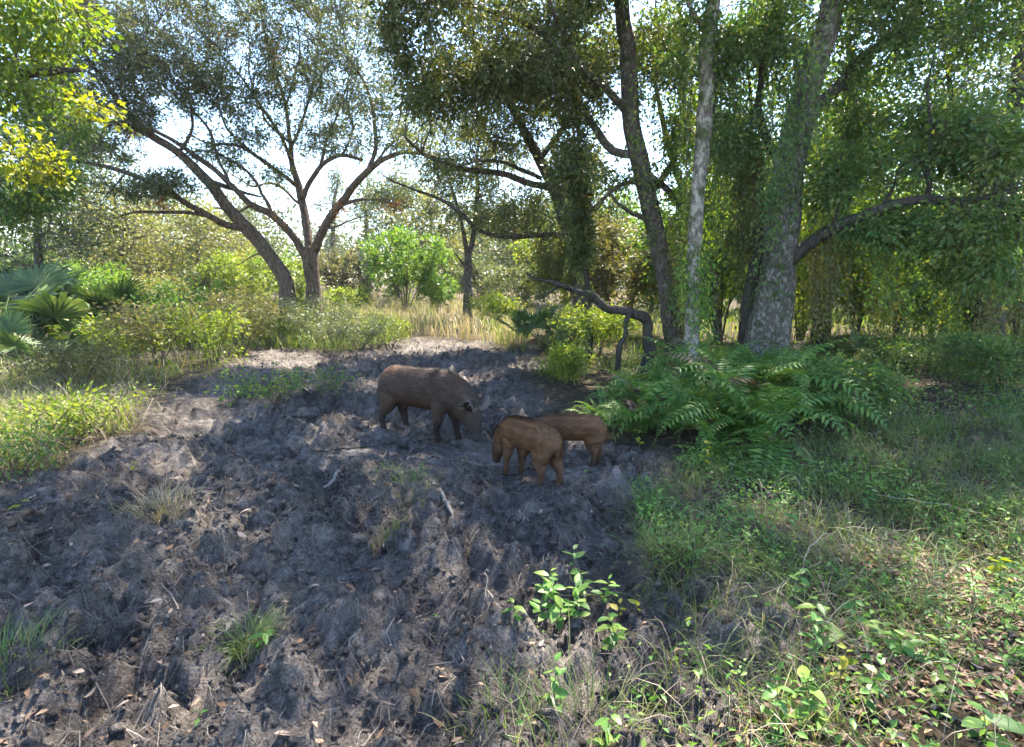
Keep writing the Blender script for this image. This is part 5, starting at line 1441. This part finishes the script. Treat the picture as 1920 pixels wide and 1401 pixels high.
    tag(ob('coat', hm, MP['hair'], e), kind='stuff')
    if eye:
        for sg in (1, -1):
            c = hd[-4, :3] * .85 + hd[-5, :3] * .15 + hs * sg * hd[-4, 3] * .86 + hu * hd[-4, 4] * .45
            uvs = bpy.data.meshes.new('eye')
            import bmesh
            bb = bmesh.new(); bmesh.ops.create_icosphere(bb, subdivisions=2, radius=.013); bb.to_mesh(uvs); bb.free()
            ob('eye', uvs, MP['eye'], e, c)
    return e


MP = {'skin': attr_mat('pig_skin', 'col', .8, .15, .5), 'hair': attr_mat('pig_bristle', 'col', .55, .3), 'eye': plain_mat('pig_eye', (.012, .009, .008), .15, .6)}


def leg_front(x, y, fx=0.0, up=.40):
    return [(x + .02, y * .8, up, .10, .062), (x, y, .32, .085, .058), (x - .005 + fx * .4, y, .245, .058, .044), (x + .01 + fx * .7, y, .17, .041, .034), (x + .005 + fx, y, .10, .030, .026),
            (x + .012 + fx, y, .055, .028, .025), (x + .025 + fx, y, .02, .033, .028), (x + .028 + fx, y, -.012, .033, .028)]


def leg_hind(x, y, fx=0.0):
    return [(x + .02, y * .75, .44, .125, .06), (x + .03, y, .35, .118, .064), (x + .02 + fx * .3, y, .275, .085, .054), (x - .02 + fx * .7, y, .205, .052, .039), (x - .03 + fx, y, .14, .034, .029),
            (x - .02 + fx, y, .075, .029, .026), (x - .005 + fx, y, .03, .032, .027), (x + .002 + fx, y, -.012, .034, .028)]


def tail(x, z, curl=0):
    return [(x + .03, 0, z + .01, .014, .016), (x - .015, 0, z - .005, .010, .010), (x - .035, .008, z - .05, .008, .008), (x - .04, .014, z - .11, .008, .008), (x - .03, .018, z - .16, .012, .010), (x - .025, .02, z - .19, .006, .006)]


SOW_SPINE = [(-.515, 0, .50, .035, .05), (-.49, 0, .49, .085, .115), (-.44, 0, .475, .125, .158), (-.36, 0, .465, .145, .178), (-.22, 0, .455, .152, .182), (-.05, 0, .447, .155, .185), (.10, 0, .447, .15, .19), (.22, 0, .442, .137, .192),
             (.32, -.005, .412, .118, .180), (.395, -.012, .365, .103, .165), (.452, -.022, .308, .095, .150), (.498, -.032, .245, .083, .122), (.532, -.042, .182, .060, .086), (.556, -.05, .124, .043, .058), (.570, -.056, .078, .038, .044), (.577, -.058, .052, .043, .047)]


def coat_sow(co, no, hd):
    x, y, z = co.T
    n1 = fbm(x * 9 + y * 5, z * 9, 3, 71)[:, None]
    base = np.array([.052, .029, .018]) * (1 + .28 * n1)
    rump = (smooth(-.05, -.46, x) * smooth(.54, .66, z) * .8)[:, None]
    base = base * (1 - rump) + np.array([.22, .095, .038]) * rump
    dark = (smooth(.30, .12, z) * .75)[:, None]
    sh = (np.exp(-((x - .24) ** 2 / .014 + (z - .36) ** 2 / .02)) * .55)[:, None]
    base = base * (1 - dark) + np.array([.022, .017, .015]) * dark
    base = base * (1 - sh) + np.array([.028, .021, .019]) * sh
    face = (smooth(.40, .52, x) * .55)[:, None]
    base = base * (1 - face) + np.array([.070, .055, .047]) * face
    st = (smooth(.50, .58, z) * smooth(-.35, .0, x))[:, None] * .5 * (np.sin(x * 95 + z * 60 + 5 * fbm(x * 6, z * 6, 2, 8)) > .2)[:, None]
    base = base * (1 - .55 * st)
    snout = smooth(.60, .622, x)[:, None] * .6
    base = base * (1 - snout) + np.array([.06, .045, .042]) * snout
    return np.clip(base, .005, 1)


def coat_piglet(co, no, hd):
    x, y, z = co.T
    n1 = fbm(x * 10 + y * 5, z * 10, 3, 73)[:, None]
    base = np.array([.118, .053, .022]) * (1 + .25 * n1)
    ang = np.arctan2(z - .44, np.abs(y) + .02)
    stripe = (np.sin(ang * 13 + .8 * fbm(x * 5, z * 5, 2, 5)) > .25) * smooth(.30, .36, z) * smooth(.32, .2, x) * (.5 + .5 * smooth(-.3, .3, fbm(x * 12, z * 18, 2, 4)))
    stripe = (stripe * .32)[:, None]
    base = base * (1 - stripe) + np.array([.20, .115, .058]) * stripe
    rump = (smooth(-.2, -.45, x) * smooth(.4, .6, z) * .5)[:, None]
    base = base * (1 - rump) + np.array([.15, .08, .04]) * rump
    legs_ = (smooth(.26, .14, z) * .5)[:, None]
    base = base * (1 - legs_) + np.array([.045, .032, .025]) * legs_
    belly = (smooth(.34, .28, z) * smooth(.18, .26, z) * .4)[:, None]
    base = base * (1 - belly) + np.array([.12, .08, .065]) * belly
    face = (smooth(.36, .48, x) * .7)[:, None]
    base = base * (1 - face) + np.array([.045, .021, .014]) * face
    return np.clip(base, .005, 1)


def pig_at(px_h, py_h, px_f, py_f, length):
    """Place a pig so that its hind and front feet stand near two photograph points."""
    a, b = G(px_h, py_h), G(px_f, py_f)
    return a, b


def place(mid_px, mid_py, heading):
    g = G(mid_px, mid_py)
    return np.array([g[0], g[1], hz(g[0], g[1]) - .0])


SOW_H = math.radians(-27)
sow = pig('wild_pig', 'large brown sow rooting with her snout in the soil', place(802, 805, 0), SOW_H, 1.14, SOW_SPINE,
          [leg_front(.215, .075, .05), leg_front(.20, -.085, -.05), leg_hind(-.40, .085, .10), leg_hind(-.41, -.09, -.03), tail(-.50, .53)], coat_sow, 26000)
PIG_SPINE = [(-.47, 0, .51, .035, .05), (-.45, 0, .50, .085, .10), (-.40, 0, .49, .122, .132), (-.30, 0, .482, .142, .152), (-.16, 0, .478, .148, .158), (-.02, 0, .474, .146, .158), (.10, 0, .468, .14, .155), (.21, 0, .45, .126, .152),
             (.30, 0, .405, .11, .145), (.37, 0, .35, .098, .132), (.425, 0, .287, .088, .118), (.463, 0, .222, .074, .096), (.488, 0, .165, .058, .074), (.503, 0, .112, .047, .056), (.512, 0, .070, .042, .046), (.515, 0, .05, .041, .044)]
PLEGS = [leg_front(.19, .075, .03), leg_front(.18, -.08, -.02), leg_hind(-.37, .085, .05), leg_hind(-.37, -.09, -.02), tail(-.45, .50)]
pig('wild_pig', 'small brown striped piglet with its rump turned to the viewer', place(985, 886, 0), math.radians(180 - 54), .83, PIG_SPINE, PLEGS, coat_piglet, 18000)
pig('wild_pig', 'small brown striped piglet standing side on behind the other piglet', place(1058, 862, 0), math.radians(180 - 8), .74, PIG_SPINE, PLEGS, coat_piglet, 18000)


# ------------------------------------------------------------------ seedlings, weeds, tufts
def oval_leaf(name, asp, mat, tint, curl=.12, fold=.10):
    """Pointed oval leaf of length 1 along +X with a folded midrib."""
    xs = np.array([0, .18, .45, .75, 1.0]); ws = np.array([0, .62, 1, .66, 0]) * asp * .5
    V, T = [], []
    for i, (x, w) in enumerate(zip(xs, ws)):
        z = -curl * x * x
        if w == 0:
            V.append((x, 0, z))
        else:
            V += [(x, w, z + fold * w * 2), (x, 0, z), (x, -w, z + fold * w * 2)]
    T = [[0, 2, 1], [0, 3, 2], [10, 7, 8], [10, 8, 9]]
    Qd = [[1, 2, 5, 4], [2, 3, 6, 5], [4, 5, 8, 7], [5, 6, 9, 8]]
    me = mkmesh(name, np.array(V), tris=np.array(T), quads=np.array(Qd), attrs={'tint': np.full(len(V), tint)})
    me.materials.append(mat)
    return me


LEAF = {k: [oval_leaf('leaf', a, M[m], t, c) for t, a, c in ((.1, w, .1), (.4, w * 1.1, .25), (.7, w * .9, .05), (.95, w, .3))] for k, m, w in (('herb', 'herb', .5), ('yellow', 'herb_yellow', .55), ('narrow', 'herb', .26), ('litter', 'litter', .40))}


def seedling(label, px, py, h, nl, ll, kind, group, stem_mat='stem', lean=.15, loc=None, top=.35, name='seedling', cat='seedling'):
    g = GH(px, py) if loc is None else loc
    e = empty(name, g, label, cat, group)
    K = 7
    a = rng.uniform(0, 6.28)
    tt = np.linspace(0, 1, K)
    pts = np.stack([np.cos(a) * lean * h * tt ** 1.6, np.sin(a) * lean * h * tt ** 1.6, -.02 + (h + .02) * tt], 1) + rng.normal(0, .012 * h, (K, 3)) * tt[:, None]
    V, Q = tube_batch(pts[None], np.array([.0022 + .003 * h]), np.array([.0012]), 5)
    ob('stem', mkmesh('stem', V, quads=Q), M[stem_mat], e)
    for i in range(nl):
        f = top + (1 - top) * (i + .5) / nl
        k = min(int(f * (K - 1)), K - 2); fr = f * (K - 1) - k
        o = ob('leaf', LEAF[kind][rng.integers(0, 4)], None, e, pts[k] * (1 - fr) + pts[k + 1] * fr)
        o.rotation_euler = (rng.normal(0, .35), rng.uniform(-.45, .45), i * 2.4 + rng.normal(0, .3))
        s = ll * rng.uniform(.7, 1.2) * (1 if f < .85 else .8)
        o.scale = (s, s, s)
    return e


YS = [('yellow green seedling with broad glowing leaves in front of the left palmetto', 142, 748, .98, 14, .12), ('tall bare seedling topped by glowing yellow leaves beside the left palmettos', 262, 712, 1.0, 8, .14),
      ('seedling with yellow leaves low on the left bank', 325, 730, .5, 9, .09), ('small lime seedling at the left edge of the dirt', 35, 955, .12, 4, .07), ('tiny lime seedling alone in the dirt near the lower left', 313, 1160, .03, 4, .05),
      ('lime seedling beside the bushes on the left bank', 390, 725, .5, 10, .08), ('seedling with lime leaves under the small palmetto', 215, 705, .25, 8, .10), ('lime seedling at the foot of the brownish bush', 90, 705, .22, 7, .10),
      ('yellow seedling in the weeds at the centre right', 1365, 1045, .09, 4, .06), ('yellow seedling in the weeds right of the soil pit', 1375, 985, .08, 3, .045), ('lime seedling with upright leaf pair before the weeds', 1425, 1045, .10, 4, .05),
      ('lime seedling by the broad leaved weed', 1160, 1110, .12, 4, .06), ('lime seedling right of the broad leaved weed', 1195, 1115, .13, 4, .06), ('tall lime weed before the ferns', 1320, 870, .30, 8, .07), ('lime seedling at the fern bank beside the piglet', 1200, 830, .22, 5, .07),
      ('lime weed at the right border of the weeds', 1880, 1090, .2, 8, .07), ('yellow green weed low at the bottom right', 1570, 1300, .2, 10, .05), ('lime seedling on the rim of the left bank', 250, 880, .10, 5, .04), ('lime seedling in the middle of the dirt left of the sow', 430, 790, .15, 6, .04)]
for lab, px, py, h, nl, ll in YS:
    seedling(lab, px, py, h, nl, ll, 'yellow', 'lime seedlings', name='seedling', top=.78 if h > .9 else .35)

HB = [('broad leaved weed with fresh green leaves beside the soil pit', 1055, 1165, .24, 16, .095), ('broad leaved weed leaning left next to the soil pit', 1005, 1170, .14, 10, .085), ('trailing weed with grey green leaves below the broad leaved weed', 1160, 1200, .18, 14, .07),
      ('upright weed behind the broad leaved weed', 1100, 1110, .16, 10, .07), ('pale leaved weed standing at the right of the soil pit', 1545, 1215, .20, 12, .085), ('weed with long leaves in the lower right grass', 1700, 1240, .16, 12, .09),
      ('leafy weed at the bottom edge right of centre', 1460, 1390, .18, 14, .075), ('bushy weed at the bottom edge, lower right', 1530, 1360, .2, 14, .08), ('dark leaved weed beside the bottom right litter', 1640, 1200, .10, 10, .09), ('weed at the bottom right corner', 1850, 1390, .12, 8, .10),
      ('small green weed left of the grass tuft at the bottom', 970, 1215, .10, 8, .06), ('small weed with two leaves in the lower left tuft', 500, 1220, .07, 6, .07), ('green weed sprout at the bottom left edge of the dirt', 375, 1375, .05, 5, .04),
      ('weed with toothed leaves on the right bank', 1700, 1050, .18, 12, .06), ('weed beside the grass on the right bank', 1500, 1000, .2, 12, .055), ('leafy weed before the dark mound', 1620, 930, .22, 12, .06), ('weed under the right border', 1800, 1000, .22, 12, .06), ('low weed at the edge of the rooted soil', 1210, 960, .12, 12, .045),
      ('green sprout in front of the piglets', 1098, 905, .10, 5, .035), ('low sprouting weed in the middle of the dirt', 730, 990, .08, 9, .04), ('sprouting weed beside the wooden chip', 790, 900, .12, 9, .035), ('tiny weed at the left of the middle dirt', 410, 945, .06, 6, .03), ('green sprig on the dirt right of the middle', 820, 1165, .04, 6, .03), ('green sprig at the foot of the central mound', 870, 1160, .04, 5, .03),
      ('weed in the soil pit at lower right', 1285, 1210, .06, 6, .035), ('little weed next to the soil pit weed', 1270, 1170, .06, 5, .03)]
HB += [('fresh sprig with pointed leaves behind the broad leaved weed', 1075, 1075, .2, 12, .07), ('fresh sprig left of the broad leaved weed', 1020, 1120, .18, 12, .075), ('fresh sprig before the broad leaved weed', 1085, 1175, .16, 12, .075), ('spreading sprig hanging into the soil pit', 1130, 1130, .16, 12, .065), ('tall sprig at the lower right of the soil pit', 1530, 1270, .26, 16, .06), ('tall sprig among the right bank weeds', 1450, 960, .28, 16, .05), ('tall sprig near the right border', 1830, 1120, .28, 16, .055), ('leggy green seedling at the bottom edge left of the lower weeds', 1040, 1330, .2, 12, .06), ('leggy green seedling at the bottom edge before the soil pit', 1130, 1380, .2, 12, .07), ('leafy seedling on the right rim of the soil pit', 1480, 1130, .22, 14, .06), ('seedling with bright leaves in the lower right litter', 1620, 1330, .18, 12, .065), ('bright leafy weed right of the pale leaved weed', 1600, 1180, .18, 12, .06), ('leafy weed at the right border low down', 1890, 1180, .22, 14, .06), ('leafy weed in the lower right litter near the corner', 1760, 1330, .16, 10, .06)]
for lab, px, py, h, nl, ll in HB:
    seedling(lab, px, py, h, nl, ll, 'herb', 'broad leaved weeds', name='weed', cat='weed', lean=.3, top=.15)

# more of the same weeds filling the right bank: nothing tells them apart
cand = poly_pts([(1180, 920), (1330, 870), (1650, 840), (1950, 860), (2000, 1401), (1480, 1401), (1500, 1150), (1250, 1040)], 44)
for q in cand:
    seedling('small leafy weed among the grass of the right bank', 0, 0, rng.uniform(.08, .24), int(rng.integers(7, 13)), rng.uniform(.035, .065), 'herb' if rng.random() < .7 else 'narrow', 'small weeds of the right bank', loc=q, name='weed', cat='weed', lean=.35, top=.15)


def tuft(label, px, py, n, h, w, mat, lean, group='grass tufts', r=.05, tint=(0, 1)):
    g = GH(px, py)
    e = empty('grass_tuft', g, label, 'grass tuft', group)
    p = np.column_stack([rng.normal(0, r, n), rng.normal(0, r, n), np.zeros(n)])
    p[:, 2] = hgt(p[:, 0] + g[0], p[:, 1] + g[1]) - g[2] - .01
    V, Qb, kk = arc_blades(p, rng.uniform(h * .6, h * 1.35, n), rng.uniform(.7, 1.3, n) * w * .8, rng.uniform(lean[0], lean[1], n) * 1.35)
    tag(ob('blades', mkmesh('blades', V, quads=Qb, attrs={'tint': np.repeat(tint[0] + (tint[1] - tint[0]) * rng.random(n), kk)}), M[mat], e), kind='stuff')


tuft('round tuft of green grass hanging over a hollow in the foreground dirt', 465, 1205, 300, .15, .0035, 'grass', (.8, 2.0), r=.05)
tuft('bleached dry blades around the green foreground tuft', 480, 1180, 70, .18, .002, 'straw', (1, 2.2), r=.06)
tuft('golden tuft of dry grass on the left of the dirt', 305, 1000, 260, .20, .004, 'grass_gold', (.6, 1.8), r=.08)
tuft('tuft of fresh grass at the bottom edge right of the middle', 1100, 1350, 170, .20, .004, 'grass', (.2, 1.0), r=.13, tint=(.3, 1))
tuft('tuft of grass at the bottom edge in the middle', 950, 1370, 90, .15, .004, 'grass', (.2, 1.0), r=.10)
tuft('lime tuft of grass left of the wooden chip', 735, 1000, 120, .10, .004, 'grass_lime', (.3, 1.2), r=.07)
tuft('dark grass tuft overhanging the soil pit', 1290, 1060, 420, .24, .004, 'grass', (.6, 1.8), r=.18)
tuft('dry tuft overhanging the rim of the soil pit', 1410, 1090, 110, .22, .0022, 'straw', (.8, 2.0), r=.12)
tuft('grass tuft at the far edge of the right bank', 1240, 960, 320, .2, .005, 'grass', (.4, 1.5), r=.14)
tuft('bright grass tuft at the bottom right', 1480, 1330, 150, .2, .004, 'grass', (.2, .9), r=.12, tint=(.4, 1))
tuft('lit grass tuft at the edge of the dirt left of the ferns', 1040, 705, 260, .34, .008, 'grass_lime', (.3, 1.1), r=.16)
tuft('thin grass tuft beside the wooden chip in the dirt', 770, 935, 160, .12, .004, 'grass', (.5, 1.6), r=.09)
tuft('grass tuft at the left bottom corner', 5, 1260, 240, .16, .004, 'grass', (.4, 1.4), r=.10)
tuft('weedy grass tuft in the hollow below the sow', 730, 905, 140, .10, .004, 'grass', (.5, 1.6), r=.12, tint=(.3, 1))


# ------------------------------------------------------------------ sticks and wood
def stick(label, pts, mat='wood_grey', name='stick', lump=.15, cat='stick', sides=8):
    """pts: (px, py, height above soil, radius m)"""
    w = []
    for px, py, z, r in pts:
        g = GH(px, py); w.append((g[0], g[1], g[2] + z + r * .6, r))
    w = np.array(w); sp = spline(w, .025)
    tt = np.arange(len(sp)) * .025
    for k in range(3):
        sp[:, k] += .022 * fbm(tt * 7 + k * 9, np.full(len(sp), pts[0][0] * .37), 3, 19)
    gz = hgt(sp[:, 0], sp[:, 1]) + sp[:, 3] * .7
    lowz = np.convolve(np.pad(np.maximum(gz - sp[:, 2], 0), 2, mode='edge'), np.ones(5) / 5, 'valid')
    sp[:, 2] += lowz
    b = sp[0, :3].copy()
    V, Q, T = tube(sp[:, :3] - b, sp[:, 3], sides, lump, int(pts[0][0]))
    tag(ob(name, mkmesh(name, V, quads=Q, tris=T, smooth_sh=True), M[mat], None, b), label, cat, 'sticks on the soil')


stick('dark crooked stick lying at the left of the dirt', [(108, 1012, .01, .010), (150, 1003, .025, .015), (190, 992, .03, .017), (215, 988, .03, .015), (250, 976, .02, .010), (278, 967, .01, .006)], 'bark_dark')
stick('pale split chip of wood in the middle of the dirt', [(800, 902, .02, .012), (820, 925, .02, .016), (840, 948, .015, .015), (852, 962, .0, .007)])
stick('short pale stump of wood left of the split chip', [(645, 908, .05, .010), (630, 925, .03, .013), (612, 945, .0, .010)])
stick('long thin dark branch lying behind the sow legs', [(560, 842, .0, .005), (610, 832, .01, .007), (680, 822, .02, .009), (760, 815, .02, .008), (815, 806, .02, .004)], 'bark_dark')
stick('bent dark branch on the soil left of the sow', [(525, 782, .03, .012), (570, 778, .05, .014), (620, 770, .07, .010), (655, 722, .20, .006)], 'bark_dark')
stick('dark branch lying between the sow and the piglets', [(905, 792, .03, .012), (935, 800, .03, .014), (980, 805, .03, .012), (1040, 800, .02, .008)], 'bark_dark')
stick('thin pale root sticking up near the middle of the dirt', [(918, 1185, .0, .003), (912, 1150, .03, .003), (905, 1125, .08, .0025), (898, 1100, .13, .0015)], 'dry_stem', lump=0)
stick('brown slab of bark at the left edge of the dirt', [(-30, 1045, .01, .02), (20, 1035, .02, .024), (60, 1025, .02, .018), (85, 1010, .01, .008)], 'bark_brown')
stick('thin bent stem arching across the weeds at right', [(1480, 1110, .0, .003), (1520, 1060, .18, .003), (1560, 1040, .16, .0025), (1590, 1050, .05, .002)], 'dry_stem', lump=0)
stick('long pale stem lying across the right bank', [(1640, 925, .1, .0035), (1720, 935, .14, .0035), (1820, 955, .12, .003), (1930, 985, .08, .002)], 'dry_stem', lump=0)
stick('pale bent twig on the soil below the weeds', [(1390, 1090, .06, .003), (1425, 1110, .03, .0035), (1470, 1095, .06, .003), (1540, 1060, .10, .002)], 'dry_stem', lump=0)
stick('weathered stick on the lit ground beside the ferns', [(1150, 868, .02, .008), (1200, 850, .03, .009), (1240, 846, .02, .006)])
stick('pale dead branch leaning at the foot of the lichen oak', [(1395, 712, .05, .014), (1440, 690, .2, .012), (1500, 668, .35, .007)])

# dead leaves lying on the soil: nothing tells them apart
FLG = 'fallen leaves on the soil'
LIT = [(215, 1185), (245, 1325), (315, 1345), (345, 1350), (555, 1365), (590, 1360), (710, 1370), (825, 1355), (740, 1330), (560, 1375), (75, 1065), (60, 1090), (100, 1250), (180, 1140), (320, 1185), (270, 1200), (385, 1110), (350, 1080), (600, 1320), (665, 1295), (820, 1275),
       (835, 1255), (155, 1300), (1010, 1390), (650, 1130), (480, 1250), (380, 1205), (690, 1035), (120, 980), (30, 985), (1170, 1250), (1340, 1255), (400, 1310), (860, 1060), (515, 1395), (200, 1390), (690, 1395), (770, 1390), (250, 1160), (440, 1130), (920, 1000), (580, 985), (1650, 1090), (1720, 1180), (1790, 1160), (1830, 1220), (1700, 1290), (1780, 1290), (1850, 1310), (1690, 1000), (1660, 1010), (1600, 1090), (1890, 1270)]
LIT = [GH(a, b) for a, b in LIT] + list(poly_pts([(-60, 1401), (-60, 950), (300, 900), (1100, 930), (1200, 1100), (1000, 1401)], 130)) + list(poly_pts([(1500, 1401), (1550, 1150), (1640, 980), (1930, 960), (1930, 1401)], 90))
for q in LIT:
    o = ob('fallen_leaf', LEAF['litter'][rng.integers(0, 4)], None, None, (q[0], q[1], hz(q[0], q[1]) + .012))
    o.rotation_euler = (rng.normal(0, .35) + (math.pi if rng.random() < .4 else 0), rng.normal(0, .3), rng.uniform(0, 6.28))
    s = rng.uniform(.03, .07); o.scale = (s, s * rng.uniform(.8, 1.2), s)
    tag(o, 'dry brown oak leaf lying on the ground', 'leaf', FLG)


# ------------------------------------------------------------------ thin sunlit haze in the air
def haze():
    x0, x1, y0, y1, z0, z1 = -300., 300., -60., 300., -2.5, 14.
    V = np.array([[x, y, z] for z in (z0, z1) for y in (y0, y1) for x in (x0, x1)])
    Q = np.array([[0, 2, 3, 1], [4, 5, 7, 6], [0, 1, 5, 4], [2, 6, 7, 3], [0, 4, 6, 2], [1, 3, 7, 5]])
    m = bpy.data.materials.new('haze'); m.use_nodes = True
    n, l = m.node_tree.nodes, m.node_tree.links
    n.remove(n['Principled BSDF'])
    v = n.new('ShaderNodeVolumePrincipled')
    v.inputs['Color'].default_value = (.93, .95, 1, 1)
    v.inputs['Density'].default_value = HAZE
    v.inputs['Anisotropy'].default_value = .35
    l.new(v.outputs[0], n['Material Output'].inputs['Volume'])
    tag(ob('haze', mkmesh('haze', V, quads=Q), m), 'thin bright haze in the air over the clearing', 'haze', kind='stuff')


HAZE = .0005
haze()
